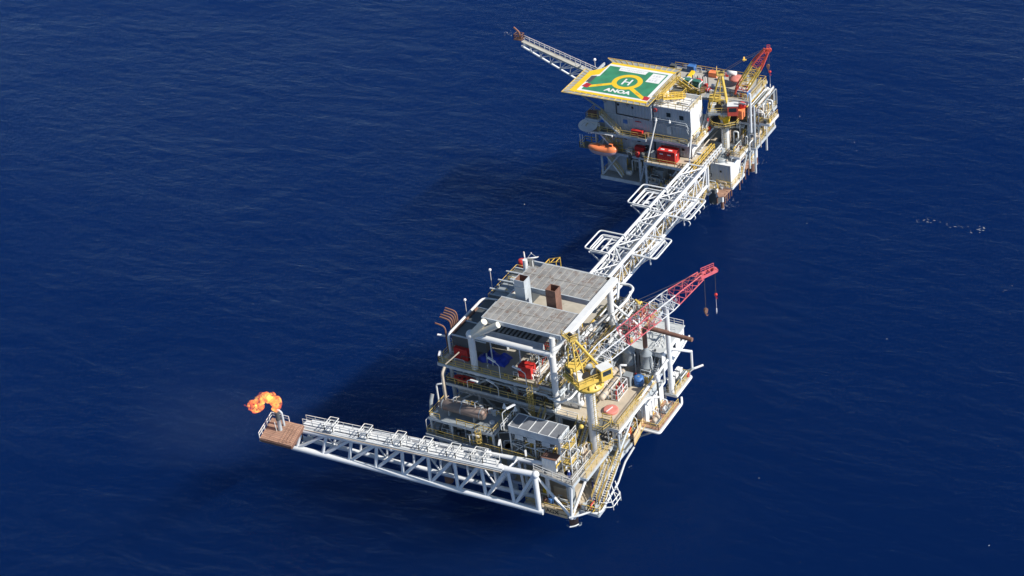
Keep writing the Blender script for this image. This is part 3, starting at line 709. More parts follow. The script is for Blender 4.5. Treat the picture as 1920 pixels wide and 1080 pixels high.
    for q0,q1,m in sects:
        mb = MB(); cnt = max(2,round((q1-q0)*Ln/(w*.55)))
        for i in range(cnt):
            u0 = q0+(q1-q0)*i/cnt; u1 = q0+(q1-q0)*(i+1)/cnt; h0 = half(u0); h1 = half(u1)
            c0 = [A+d*Ln*u0+s*a*h0+n*b*h0 for a,b in ((-1,-1),(1,-1),(1,1),(-1,1))]
            c1 = [A+d*Ln*u1+s*a*h1+n*b*h1 for a,b in ((-1,-1),(1,-1),(1,1),(-1,1))]
            for k in range(4):
                mb.tube(c0[k],c1[k],cr,6,caps=(i in (0,cnt-1)))
                mb.tube(c0[k],c1[(k+1)%4] if i%2 else c0[(k+1)%4],.05,4,caps=False)
                mb.tube(c0[(k+1)%4],c1[k],.05,4,caps=False)
        o = mb.build('boom_section', m, t)
        if m is wht and q0 > .4: MB().slab([A+d*Ln*(q0+.02)-s*w*.4+n*(w/2+.03),A+d*Ln*(q0+.02)+s*w*.4+n*(w/2+.03),A+d*Ln*(q0+.1)+s*w*.4+n*(w/2+.03),A+d*Ln*(q0+.1)-s*w*.4+n*(w/2+.03)],.04).build('walk_panel', m_grey, o)
    h = MB(); hd = hd_*w/1.7
    for q in (-1,1): h.bar(B-d*.8+s*q*w*.22, B+f*hd*1.2+s*q*w*.2-up*.1, .14,.55)
    for q in (.1,.5,1.0): h.bar(B+f*hd*q*1.2-s*w*.25, B+f*hd*q*1.2+s*w*.25, .12,.3)
    for q in (.0,1.1): h.lathe([(-.18,.45),(.18,.45)], B+f*hd*q-up*.1, s, 12)
    h.rail([B-s*w*.25,B-s*w*.25+f*hd*1.2],.8,.8)
    h.build('boom_head', sects[-1][2], t)
    # pendant ropes, spreader
    sp = tp.lerp(B,.5)+up*.5; rp = MB()
    for q in (-.5,.5):
        rp.tube(tp+s*q, sp+s*q*.9, .035, 4); rp.tube(sp+s*q*.9, B+s*q*.8+n*.3, .03, 4)
    rp.build('pendant_rope', m_rope, t)
    MB().bar(sp-s*.7,sp+s*.7,.3,.35).tube(sp+s*.4-f*.3,sp+s*.4+f*.5,.2,6).build('spreader_bar', bodym, t)
    for (off,drop,kind) in hooks:
        a = B+f*hd*off; e = a-up*drop
        MB().tube(a+s*.06,e+s*.06,.022,4).tube(a-s*.06,e-s*.06,.022,4).build('hoist_rope', m_rope, t)
        if kind == 'block':
            MB().obox(e-up*.4,.35,.5,.9,rz).lathe([(-.22,.36),(.22,.36)],e-up*.2,s,10).path([e-up*.8,e-up*1.3,e+f*.25-up*1.55,e+f*.4-up*1.3],.09,6,.15).build('hook_block', m_rust, t)
        else:
            MB().ball(e,.3,10,8).path([e-up*.3,e-up*.7,e+f*.15-up*.9,e+f*.25-up*.72],.06,6).build('overhaul_ball', m_red, t)
            MB().tube(e-up*.9,e-up*4,.03,4).lathe([(0,.1),(.7,.1)],e-up*3.6,n=8).build('sling', m_hat, t)
    return t
# ================================================================== NEAR PLATFORM: equipment
nt_ = P(1318,514,36)
crane('yellow pedestal crane with long red and white lattice boom on the foreground platform', (5.5,-1.4), 4.1, 27.0, (nt_.x-5.0, nt_.y-.6), P(1112,676,28.2), nt_, None,
      ((0,.27,m_wbridge),(.27,.56,m_redn),(.56,.73,m_wbridge),(.73,.98,m_redn)), 2.5, P(1070,630,36.4), 2.5,
      hooks=((.1,7.2,'block'),(1.1,5.2,'ball')), cabm=m_ycrane, bodym=m_ycrane, wht=m_white)
lanp = MB().prism([(6.2,-3.2),(8.2,-3.2),(8.8,-1.4),(8.2,.4),(6.2,.4)], 16.9, 17.0).build('ladder_landing', m_grate, bpy.data.objects['pedestal_crane'])
MB().rail([(6.3,-3.1,17),(8.2,-3.1,17),(8.7,-1.4,17),(8.2,.3,17),(6.4,.3,17)]).build('handrail', m_yrail, lanp)

# boom rest: tall white post with rakers
br = thing('boom_rest', 'tall white boom rest post with rakers carrying the red and white crane boom', 'boom rest', (11.4,16.4,12.6))
q = P(1247,578,30.0)
MB().tube((11.4,16.4,12.6), (11.4,16.4,31.0), .44, 14).build('post', m_white, br)
MB().tube((11.3,16.4,20), (9.3,8.0,16.2), .26, 8).build('raker', m_white, br)
MB().tube((11.3,16.4,20.4), (9.5,13.6,16.2), .2, 8).build('raker', m_white, br)
MB().tube((11.4,16.4,22), (12.6,22.5,17.6), .26, 8).build('raker', m_white, br)
MB().tube((11.4,16.4,18), (12.4,22.5,21), .18, 8).build('raker', m_white, br)
MB().tube((12.6,22.5,13.7), (12.6,22.5,17.8), .2, 8).build('raker', m_white, br)
MB().bar((10.2,15.8,31.1),(12.8,17.0,31.1),.7,.4).bar((12.6,17,31.3),(13.0,17.2,32.2),.5,.4).build('cradle', m_grey, br)

# red containers on the main deck
a = P(854,672,20); container('red steel box at the left end of the main deck, left of the blue tarpaulin', a.x, a.x+2.6, a.y, a.y+1.7, 20.02, 22.35, m_red, cat='container', group='red boxes on the main deck')
a = P(974,706,20); container('red steel box on the main deck right of the blue tarpaulin, above the caged ladder', a.x, a.x+2.4, a.y, a.y+1.7, 20.02, 22.3, m_red, cat='container', group='red boxes on the main deck')
# blue tarpaulin heap
tp = thing('covered_equipment', 'heap of equipment under a crumpled bright blue tarpaulin on the main deck', 'tarpaulin', (-15,4.2,20))
def heap(u,v):
    x = -19.9+5.8*u; y = 3.2+3.0*v
    e = min(u,1-u,v,1-v)
    h = 1.7*min(1,e*5)**.6*(.75+.5*noise.noise(V((x*.7,y*.7,2))))*(1.15-.5*u)
    return (x+.35*noise.noise(V((x,y,5))), y+.3*noise.noise(V((y,x,9))), 20.03+max(0,h)+.12*noise.noise(V((x*2,y*2,1)))*min(1,e*8))
MB().grid(40,26,heap).build('tarpaulin', m_tarp, tp)
MB().box(-18.8,-15.4,4.0,5.4,20.02,20.5).build('covered_crate', m_steel, tp)
# white pipe rack/frame on main deck
pk = thing('pipe_rack', 'white steel pipe rack with stacked pipes beside the right red container', 'pipe rack', (-6.4,3.6,20))
f = MB()
for x in (-8.4,-6.6):
    for y in (2.8,5.6): f.bar((x,y,20.0),(x,y,21.6),.1,.1)
for z in (20.5,21.5):
    for x in (-8.4,-6.6): f.bar((x,2.8,z),(x,5.6,z),.1,.1)
    for y in (2.8,5.6): f.bar((-8.4,y,z),(-6.6,y,z),.1,.1)
f.build('frame', m_white, pk)
for i in range(6): tb('stored_pipe', (m_white,m_beige)[i%2], pk, [(-8.25+.3*i,2.3,20.65),(-8.25+.3*i,6.2,20.65)], .11, 8)
cabinet('pale grey control cabinet between the blue tarpaulin and the white pipe rack', -11.2,-8.9,3.0,4.2,20.02,21.5, m_grey)
cabinet('grey metal locker behind the left red container', -22.6,-20.2,3.2,4.2,20.02,21.3, m_grey)
fr = thing('storage_rack', 'white A shaped pipe frame standing behind the white pipe rack', 'pipe frame', (-9,7,20))
for a,b in (((-10.2,6.2,20),(-10.2,6.2,23.4)),((-6.9,6.2,20),(-6.9,6.2,22.6)),((-10.2,6.2,20.4),(-7,6.2,22.4)),((-10.2,6.2,22.6),(-7,6.2,20.4)),((-10.2,6.2,22.9),(-6.9,6.2,22.4))):
    MB().tube(a,b,.1,6).build('member', m_wrail, fr)
# rescue raft
rf = thing('inflatable_raft', 'small red inflatable raft stowed on the walkway below the left red container', 'raft', (-20.9,.7,17))
pts = [V((-20.9+1.9*math.cos(a)*(1 if abs(math.cos(a))<.8 else 1.05), .5+.62*math.sin(a), 17.55)) for a in [2*math.pi*i/20 for i in range(21)]]
MB().path(pts,.26,8).build('tube', m_red, rf); MB().box(-22.2,-19.6,.1,.9,17.3,17.42).build('floor', m_dark, rf)
MB().bar((-21.3,-.1,17.75),(-21.3,1.1,17.75),.4,.14).build('thwart', m_red, rf); MB().bar((-20.3,-.1,17.75),(-20.3,1.1,17.75),.4,.14).build('thwart', m_red, rf)
for x in (-22,-19.8): MB().bar((x,-.1,16.95),(x,1,16.95),.14,.7).build('cradle', m_yrail, rf)

# separator module
sm = thing('separator_skid', 'two storey grey skid carrying the brown separator vessel, behind the flare boom walkway', 'skid', (-17,-5,11))
o = bx('roof_deck', m_steel, sm, -23.6,-10.6,-7.9,-2.2,14.2,14.4)
MB().box(-23.7,-10.5,-8.0,-7.9,13.9,14.42).box(-23.7,-10.5,-2.2,-2.1,13.9,14.42).box(-10.6,-10.5,-7.9,-2.2,13.9,14.42).box(-23.7,-23.6,-7.9,-2.2,13.9,14.42).build('edge_beam', m_grey, o)
for x in (-23.4,-19.2,-15.0,-10.8):
    for y in (-7.7,-2.4): MB().bar((x,y,11),(x,y,14.2),.3,.3).build('post', m_grey, sm)
MB().rail([(-18,-7.8,14.4),(-10.7,-7.8,14.4),(-10.7,-2.3,14.4)]).rail([(-23.5,-2.3,14.4),(-23.5,-7.8,14.4),(-21.4,-7.8,14.4)]).build('handrail', m_yrail, sm)
MB().lathe([(0,.5),(.3,.5),(.36,.3)],(-12.4,-5.2,14.4),n=12).build('vent_hatch', m_white, sm)
sv = vessel('long horizontal rust streaked brown separator vessel on the skid roof behind the flare boom', (-22.0,-5.6,16.2), (-13.6,-5.6,16.2), 1.05, m_brown, band=(.05,.5,.95))
for i,x in enumerate((-21.2,-19.6,-18.9,-18.0,-16.4,-15.2)): MB().path([(x,-5.6,17.1),(x,-5.6,17.7+.3*(i%3)),(x+.5,-5.2,17.9+.3*(i%3))],.09,6,.2).build('nozzle', m_white if i%2 else m_beige, sv)
tb('pipe', m_beige, NP, [(-22.3,-4.0,14.6),(-22.3,-4.0,21.4),(-22.3,-3.0,22.2)], .25, 10, .4)
tb('pipe', m_beige, NP, [(-22.3,-2.6,22.5),(-20.5,-.6,24.2)], .13, 6)
tb('pipe', m_steel, NP, [(-24.2,-6.2,13.6),(-24.6,-5.4,15.6),(-24.6,-4.6,16.8)], .34, 10, .9)
tb('pipe', m_white, NP, [(-24.2,-3.6,14.6),(-24.2,-3.6,18.3),(-22.9,-3.2,18.6),(-22.9,-3.2,16.9)], .16, 8, .4)
k = 0
for x,y,w in ((-22,-5,'leftmost'),(-18.4,-5.6,'second from the left'),(-15.6,-4.6,'third from the left'),(-12.6,-5.4,'rightmost')):
    pump(f'{("grey","beige","grey","dull green")[k]} pump set inside the lower storey of the separator skid, {w}', (x,y,11.02), .3*k, (m_grey,m_beige,m_steel,m_green)[k]); k += 1
for x in (-20.4,-17.2,-14): MB().path([(x,-6.6,11.1),(x,-6.6,13.2),(x+1.6,-6.6,13.2),(x+1.6,-4,13.2)],.13,6,.3).build('pipe', m_grey, sm)

# air cooler on legs
ac = thing('air_cooler', 'air cooler with five dark mesh panels on tall legs in front of the caged ladder', 'air cooler', (-2.6,-5.8,11))
X0,X1,Y0,Y1,Z = -7.6,2.2,-7.6,-3.9,17.0
MB().box(X0,X1,Y0,Y0+.12,15.5,Z).box(X0,X1,Y1-.12,Y1,15.5,Z).box(X0,X0+.12,Y0+.12,Y1-.12,15.5,Z).box(X1-.12,X1,Y0+.12,Y1-.12,15.5,Z).build('plenum', m_grey, ac)
for i in range(5):
    xa = X0+.15+i*(X1-X0-.2)/5; bx('mesh_panel', m_cool, ac, xa, xa+(X1-X0-.2)/5-.14, Y0+.15, Y1-.15, Z-.1, Z-.02)
    MB().lathe([(15.1,.85),(15.5,.95)],(xa+.95,(Y0+Y1)/2,0),n=14).build('fan_ring', m_steel, ac)
mb = MB()
for i in range(6): xa = X0+.07+i*(X1-X0-.14)/5; mb.box(xa-.06,xa+.06,Y0,Y1,Z,Z+.1)
mb.box(X0,X1,Y0-.05,Y0+.05,Z,Z+.1).box(X0,X1,Y1-.05,Y1+.05,Z,Z+.1).build('panel_frame', m_white, ac)
for x in (X0+.2,(X0+X1)/2,X1-.2):
    for y in (Y0+.1,Y1-.1): MB().bar((x,y,11.02),(x,y,15.5),.24,.24).build('leg', m_grey, ac)
for a,b in (((X0+.2,Y0,11.3),((X0+X1)/2,Y0,15.3)),(((X0+X1)/2,Y0,11.3),(X0+.2,Y0,13.4)),(((X0+X1)/2,Y0,13.4),(X1-.2,Y0,15.4)),((X0+.2,Y0,13.4),(X1-.2,Y0,13.4)),((X0,Y0+.1,11.4),(X0,Y1-.1,15.3)),((X1,Y0+.1,11.4),(X1,Y1-.1,15.3))):
    MB().bar(a,b,.13,.13).build('leg_brace', m_grey, ac)
MB().rail([(X0-1.0,Y0-.6,16.2),(X0-1.0,Y1,16.2)],1.2,1.2).build('handrail', m_wrail, ac)
MB().rail([(X1+.2,Y0,16.2),(X1+1.1,Y0,16.2),(X1+1.1,Y1+.3,16.2)],1.2,1.2).build('handrail', m_wrail, ac)
MB().box(X0-1.0,X0,Y0-.6,Y1,16.1,16.2).box(X1,X1+1.1,Y0,Y1+.3,16.1,16.2).build('side_walkway', m_grate, ac)
for x in (X0+1.2,X0+3.6,X0+6.4): MB().box(x,x+1.6,Y0-.06,Y0-.01,14.6,15.6).build('motor_cover', m_grey, ac)
# rusty topped box
a = P(1021,878,11)
cabinet('off white metal tank box with rusty top at the right foot of the air cooler', -.5,2.2,-9.3,-7.7,11.02,13.6, m_corrw, 'tank_box', 'tank', m_rust)
# yellow framed stairs & frames right of the cooler
sf = thing('access_tower', 'tall narrow white access tower of ladders and rails right of the air cooler', 'access tower', (3.9,-8,11))
f = MB()
for x in (3.0,4.8):
    for y in (-8.6,-6.4): f.bar((x,y,11),(x,y,18.2),.13,.13)
for z in (12.6,14.4,16.2,18.0):
    for y in (-8.6,-6.4): f.bar((3,y,z),(4.8,y,z),.1,.1)
    for x in (3.0,4.8): f.bar((x,-8.6,z),(x,-6.4,z),.1,.1)
f.build('frame', m_white, sf)
for z in (13.0,16.0): MB().rail([(3,-8.6,z),(4.8,-8.6,z),(4.8,-6.4,z)]).box(3.05,4.75,-8.5,-6.5,z-.06,z).build('landing', m_yrail, sf)
f = MB()
for y in (-8.2,-7.7): f.bar((3.0,y,11),(3.0,y,18.4),.07,.07)
for i in range(16): f.bar((3.0,-8.2,11.4+.42*i),(3.0,-7.7,11.4+.42*i),.05,.05)
f.build('ladder', m_white, sf)
# white hoop frame by the pedestal
hf = thing('valve_frame', 'white tubular valve frame with round openings right of the crane pedestal', 'valve frame', (7.6,1.2,11))
f = MB()
for x in (6.8,8.9):
    for y in (1.0,3.4): f.tube((x,y,11),(x,y,14.4),.11,6)
for y in (1.0,3.4): f.tube((6.6,y,14.4),(9.1,y,14.4),.13,6)
for x in (6.6,7.85,9.1): f.tube((x,.9,14.4),(x,3.5,14.4),.13,6)
f.tube((6.8,1,11.3),(8.9,1,14.2),.08,6); f.build('frame', m_white, hf)
for x in (7.2,8.5): MB().lathe([(11.1,.3),(13.6,.3),(13.7,.5),(13.9,.5),(14.2,.15)],(x,2.2,0),n=12).build('valve_body', m_white, hf)
# lowest deck: buff box, drums
cabinet('long buff painted box on the lowest deck behind the white corner bracing', 0.0,4.4,-7.4,-5.2,4.02,6.0, m_tan2, 'storage_box', 'box')
drum('bright yellow drum on the lowest deck behind the white corner bracing', V((-1.0,-8.2,4.02)), .6, 1.7, m_hyel)
drum('blue drum on the lowest deck just behind the tan sign board', V((.55,-9.5,4.02)), .45, 1.25, m_blue)
drum('brown rusty drum on the lowest deck left of the blue drum', V((-.5,-9.6,4.02)), .42, 1.0, m_rust)
sg = thing('sign_board', 'tan sign board lettered AGX hung on the front edge of the lowest deck', 'sign', (-.8,-11.25,3))
MB().box(.2,4.6,-11.36,-11.26,3.35,4.75).build('board', m_signt, sg)
letters('lettering', 'AGX', 1.15, m_ink, sg, Matrix.Translation((1.75,-11.372,4.05)) @ Matrix.Rotation(math.pi/2,4,'X'), .008, .035)
mb = MB()
for i,w in enumerate((.22,.2,.1,.24,.2,.18,.22,.26,.2)): mb.box(2.75+i*.2,2.75+i*.2+w*.62,-11.373,-11.361,3.95,4.18)
mb.build('small_lettering', m_ink, sg)
sg2 = thing('sign_board', 'blank orange tan sign board facing the sea on the right edge below the pink disc', 'sign', (9.6,3.5,11))
MB().slab([P(1190,836,9.6),P(1211,798,9.6),P(1211,798,9.6)+V((0,0,2.4)),P(1190,836,9.6)+V((0,0,2.4))],.1).build('board', m_signt, sg2)
MB().bar(P(1190,836,12.0)+V((-.1,.1,.1)),P(1211,798,12.0)+V((-.1,.1,.1)),.1,.1).build('frame', m_yrail, sg2)

# right deck: pink disc, rack, cylinders
pd = thing('reel_cover', 'faded pink red round cover lying on the buff deck right of the crane pedestal', 'cover', (6.2,3.7,16))
MB().lathe([(0,1.25),(.25,1.3),(.45,1.28),(.5,1.1),(.52,.2)], (6.2,3.7,16.02), n=28).build('disc', m_pink, pd)
MB().bar((5.9,2.6,16.62),(6.3,4.2,16.62),.14,.12).build('handle', m_white, pd)
tr = thing('bottle_rack', 'white framed rack of red gas bottles on the buff deck behind the pink cover', 'gas rack', (5.8,8.3,16))
f = MB(); x0,x1,y0,y1,z0,z1 = 4.9,6.1,6.6,10.2,16.02,18.4
for x in (x0,x1):
    for y in (y0,(y0+y1)/2,y1): f.bar((x,y,z0),(x,y,z1),.14,.14)
for z in (z0+.1,(z0+z1)/2,z1):
    for x in (x0,x1): f.bar((x,y0,z),(x,y1,z),.12,.12)
    for y in (y0,y1): f.bar((x0,y,z),(x1,y,z),.12,.12)
f.build('frame', m_white, tr)
for i in range(6): MB().lathe([(z0+.15,.2),(z0+1.7,.2),(z0+1.95,.08),(z0+2.1,.06)],(5.2+.5*(i%2),7.0+1.1*(i//2),0),n=10).build('gas_bottle', m_red if i%3 else m_steel, tr)
cabinet('grey electrical box between the bottle rack and the blue drum', 5.0,6.3,10.9,12.2,16.02,18.2, m_steel)
drum('large dented blue drum on the buff deck in front of the right silencer stack', (7.3,12.3,16.02), .85, 1.7, m_blue)
cabinet('low yellow box beside the foot of the right silencer stack', 8.4,9.6,13.0,14.0,16.02,17.2, m_ycrane, 'yellow_box', 'box')
tb('pipe', m_white, NP, [(4.6,10.9,16.05),(4.6,10.9,20.4),(5.6,11.5,20.2)], .2, 8, .3)
for i,x in enumerate((2.6,4.0)):
    vessel(('long beige lagged pipe vessel, the one nearer the crane pedestal, left of the bottle rack','long beige lagged pipe vessel beside the bottle rack, the one nearer the bottles')[i], (x,5.4-i*.8,17.5), (x,13.2,17.5), .55, m_beige, 'lagged_vessel', 'vessel', band=(.1,.3,.5,.7,.9), group='beige lagged vessels')
R3 = random.Random(8)
# silencers
for i,(x,y) in enumerate(((4.3,15.0),(7.5,15.2))):
    t = thing('silencer_stack', ('grey cylindrical silencer stack at left, in front of the shaded shed wall','grey cylindrical silencer stack at right, with the tall rusty pipe on top')[i], 'silencer', (x,y,16), 'silencers in front of the shed')
    MB().lathe([(16.02,1.05),(18,1.05),(18.05,1.12),(18.2,1.12),(18.25,1.05),(20.6,1.05),(20.65,1.12),(20.8,1.12),(21.6,.4),(22.2,.4)],(x,y,0),n=20).build('body', m_steel, t)
    tb('stack_pipe', (m_dark,m_rust)[i], t, [(x,y,22.1),(x,y,24.9 if i==0 else 26.4),(x+1,y+1.2,25 if i==0 else 26.6)] if i==0 else [(x,y,22.1),(x,y,26.4),(x+4.6,y+.1,26.2)], .42, 12, .9)
    tb('side_pipe', m_grey, t, [(x+1.3,y-.4,16.1),(x+1.3,y-.4,20.5),(x+.6,y,20.9)], .12, 8, .3)
rp = MB().path([P(1216,615,26.8),P(1298,637,26.8)], .38, 12).build('exhaust_pipe', m_rust, None)
tag(rp, 'long thick dark rusty exhaust pipe running out over the right deck edge', 'exhaust pipe')
# shed behind silencers
sh = thing('generator_shed', 'flat roofed pale shed behind the silencer stacks on the right side', 'shed', (6,22,16))
MB().box(2.6,9.8,16.6,25.6,16.02,20.2).build('wall', m_corrw, sh)
MB().box(2.4,10.0,16.4,25.8,20.2,20.4).build('roof', M('pale_grey_roof',(.50,.52,.52),.6,dirt=(.3,.3,.3),amt=.3,dscale=.5), sh)
for i in range(3): bx('louvre', m_dark, sh, 3.0+i*2.4,4.8+i*2.4,16.52,16.58,16.6,19.4)
for y in (18,21,24): bx('window', m_glass, sh, 9.81,9.86,y,y+1,18,19)
f = MB().rail([(2.6,16.6,20.4),(2.6,25.6,20.4),(9.8,25.6,20.4)],1.1,1.8)
f.build('handrail', m_wrail, sh)
ls = thing('lattice_stair', 'white lattice sided stair leaning across the shed roof', 'stair', (7,19,16))
staircase(ls, (9.0,13.6,16.1), (9.0,19.8,20.5), .9, (1,0,0), m_white, m_wrail)
tb('pipe', m_white, NP, [(10.9,8,15.6),(10.9,15,15.6),(10.9,15,19)], .18, 8, .3)
# module under the right deck
um = thing('switch_room', 'dark fronted switch room with white sea side under the right end of the buff deck', 'cabin', (9,10,11))
MB().box(6.8,10.2,8.6,15.6,11.03,15.2).build('wall', m_corrw, um); MB().box(6.7,10.3,8.5,15.7,15.2,15.35).build('roof', m_grey, um)
bx('door', m_dark, um, 7.4,8.4,8.55,8.6,11.1,13.3); bx('wall_lamp', m_hat, um, 8.8,9.3,8.4,8.6,13.6,13.8)
# machinery on the outer right decks
for i,(x,y,z,mt,w) in enumerate(((11.6,9.6,11.02,m_beige,'nearest the front corner'),(11.8,13.2,11.02,m_white,'beside the white pump column'))):
    pump(f'{("beige","white")[i]} pump set on the outer right plank deck, {w}', (x,y,z), 1.57, mt)
pc = thing('pump_column', 'pair of thin dark vertical pump columns with white heads on the outer right deck', 'pump', (11.0,12,11))
for i,(x,y) in enumerate(((10.9,12.2),(11.6,11.2))):
    MB().tube((x,y,11),(x,y,18.2+.4*i),.12,8).build('column', m_dark, pc); MB().lathe([(18.2+.4*i,.3),(18.9+.4*i,.5),(19.4+.4*i,.4),(19.6+.4*i,.1)],(x,y,0),n=12).build('motor_head', m_hat, pc)
for i in range(3): cabinet(('white valve cabinet on the upper outer right deck, nearest the boom rest','white valve cabinet on the upper outer right deck, middle of three','white valve cabinet on the upper outer right deck, farthest from the boom rest')[i], 10.3,11.2,17.2+i*1.6,18.2+i*1.6,12.62,14.4, m_corrw, group='valve cabinets on the outer deck')
lifebuoy('red ring buoy on the railing of the upper outer right deck', (12.4,21.2,13.3), 1, 0)
# pedestal-side clutter
for i,(x,y,z,m,n) in enumerate(((1.2,-2.4,11.03,m_beige,'beige pump set at the left foot of the crane pedestal, with its pipe up'),(4.2,-4.6,11.03,m_white,'white pump set in front of the crane pedestal'),(-1.0,-1.6,11.03,m_grey,'grey pump set between the air cooler and the main frame'))):
    pump(n, (x,y,z), .8*i, m, s=1.15)
vessel('small white horizontal drum vessel left of the crane pedestal', (-1.2,2.6,17.1),(1.4,2.6,17.1), .6, m_white, 'small_vessel', 'vessel')
cabinet('pale grey flat topped housing under the yellow crane deck', -3.1,.6,2.2,5.4,16.02,18.2, m_corrw, 'equipment_housing', 'housing')
tag(MB().ball(P(1090,800,17),.4,10,8).build('yellow_buoy', m_ycrane, None), 'small yellow green float by the corner of the air cooler roof', 'float')
fx = thing('fire_cabinet', 'red fire extinguisher cabinet on the right deck below the buff deck', 'fire cabinet', (7.6,3.6,11))
a = P(1181,815,11.0); MB().obox(a+V((0,0,.8)),.45,.45,1.6,0).build('housing', m_red, fx); MB().obox(a+V((0,-.24,.9)),.3,.03,.9).build('door', m_redc, fx)
lifebuoy('faded red ring buoy beside the red extinguisher cabinet', a+V((-.7,-.8,.5)), .3, -1)

# lamps
for lab,p,h,d in (('white floodlight pole at the front left corner of the main deck',(-25.2,.6,20),2.6,(.5,-1)),
                  ('white floodlight pole in front of the blue tarpaulin',(-13.2,.3,20),2.6,(-.8,.2)),
                  ('white floodlight pole in front of the right red container',(-8.0,.25,20),2.4,(-1,.1)),
                  ('white floodlight pole over the walkway below the raft',(-19.8,-.45,16.6),1.6,(1,-.2)),
                  ('white floodlight pole over the walkway between raft and caged ladder',(-13.5,-.45,16.6),1.8,(-1,.2)),
                  ('white floodlight pole beside the left end of the air cooler',(-9.0,-8.3,11),3.2,(.4,-.8)),
                  ('white floodlight pole in front of the air cooler, halfway along',(-4.2,-8.3,11),2.4,(.4,-.6)),
                  ('white floodlight pole in front of the separator skid',(-15.4,-8.3,11),2.2,(.9,-.2)),
                  ('white floodlight pole at the left end of the separator skid',(-24.2,-8.2,11),2.8,(.5,.9)),
                  ('white floodlight pole tallest, left end of the air cooler roof',(-8.2,-8.0,16.2),3.6,(.8,1.2)),
                  ('white floodlight pole on the left edge below the brown vent pipes',(-26.0,5.5,20),1.6,(-1,-.3)),
                  ('white floodlight pole on the lower right deck under the buff deck edge',(10.0,5.6,11),3.0,(-1,.3)),
                  ('white floodlight pole leaning over the sea from the outer right deck',(12.4,21.8,12.6),1.0,(.3,.3))):
    floodlight(lab,p,h,d[0],d[1])
ball_lamp('round white lamp above the brown vent pipes', (-26.3,11.5,20), 5.8)
ball_lamp('round white lamp on a thin pole beside the farthest dark cooler panels', (-25.6,19.6,22.9), 4.5)
for x,y,l in ((-11.2,-2.6,'white cone lamp on a post between separator skid and main frame, left one'),(-9.0,-2.6,'white cone lamp on a post between separator skid and main frame, right one')):
    t = thing('lamp_post', l, 'lamp post', (x,y,11)); MB().tube((x,y,11),(x,y,16.4),.06,6).build('pole', m_wrail, t); MB().lathe([(0,.42),(.5,.2),(.8,.12)],(x,y,16.3),n=12).build('lamp_head', m_hat, t)

# antenna corner at the back
def dish(label, c, r, nrm, mat=m_grey):
    t = thing('satellite_dish', label, 'satellite dish', tuple(c)); n = V(nrm).normalized(); c = V(c)
    q = c+V((0,0,1.6)); pr = [(.02,.05)]+[(.26*r*(i/8)**2+.0,r*i/8) for i in range(1,9)]
    MB().lathe(pr+[(.26*r+.05,r*1.01)]+[(.26*r*(i/8)**2-.06,r*i/8) for i in range(8,0,-1)], q, n, 24).build('reflector', m_hat, t)
    s = n.cross(V((0,0,1))).normalized(); f = q+n*r*.9
    MB().tube(q+s*r*.7+n*.2*r,f,.04,5).tube(q-s*r*.7+n*.2*r,f,.04,5).lathe([(-.15,.1),(.15,.14)],f,n,8).build('feed_horn', m_grey, t)
    MB().tube(c,q,.16,10,.1).build('pedestal', m_white, t); return t
dish('white satellite dish at the back left corner of the foreground platform', P(999,500,22.9), 1.3, (-.3,.42,.85))
tag(MB().path([P(986,497,23),P(986,497,23)+V((-.4,.4,2.6))],.13,8).build('antenna_mast', m_white, None), 'short leaning white mast beside the small satellite dish', 'mast')
tag(MB().path([P(1035,496,23),P(1035,496,25.2)],.08,6).build('whip_antenna', m_white, None), 'thin white whip antenna behind the rear sheet roof', 'antenna')
drum('red barrel standing beside the small satellite dish', P(979,501,22.9), .6, 1.7, m_red)
drum('white barrel lying beside the red barrel at the back left corner', P(986,503,23.5), .6, 1.2, m_white, (1,-.4,0))
deck(NP, [(-25,27.6),(-12,27.6),(-12,31.5),(-25,31.5)], 22.88, m_grate)
for x in (-24.5,-12.5): MB().tube((x,31,11),(x,31,22.4),.25,8).build('column', m_grey, NP)
yb = thing('stair_hood', 'yellow railed stair head behind the rear sheet roof, left of the bridge', 'stair head', (-16,28,22.9))
f = MB()
a = P(1040,503,23)
for x in (-1.5,.9):
    for y in (-.8,.8): f.bar(a+V((x,y,0)),a+V((x,y,2.1 if x>0 else 1.2)),.12,.12)
for y in (-.8,.8): f.bar(a+V((-1.5,y,1.2)),a+V((.9,y,2.1)),.12,.12); f.bar(a+V((-1.5,y,.4)),a+V((.9,y,1.2)),.1,.1)
for x,z in ((-1.5,1.2),(.9,2.1),(-.3,1.65)): f.bar(a+V((x,-.8,z)),a+V((x,.8,z)),.12,.12)
f.build('frame', m_yel, yb)
# small stuff beneath roofs and around
for i in range(5):
    x = -15+i*2.3; pump(f'grey fan motor set between the two sheet roofs, {("leftmost","second from the left","in the middle","fourth from the left","rightmost, nearest the side beam")[i]}', (x,12.0,24.6 if i<3 else 20.05), 0, m_grey if i%2 else m_beige, 'fan motors between the roofs')
bx('catwalk', m_grate, NP, -17.0,-9.3,9.2,12.8,24.3,24.45)
for i in range(6): tb('pipe', (m_yel,m_white,m_steel)[i%3], NP, [(-5.5+i*.7,9.2,21+.1*i),(-5.5+i*.7,12.8,21+.1*i)], .13, 6)
# people
person('person in white hard hat and blue coverall on the lowest deck by the crane pedestal', (5.4,-3.3,4.02), 2.2, m_cover, .5)
person('person in white hard hat and red coverall left of the crane pedestal at mid height', (3.9,-2.6,11.02), .6, m_coverr, .3)
person('person in white hard hat and blue coverall at the deck corner above the sign board', P(1068,898,11.1), 3.6, m_cover)
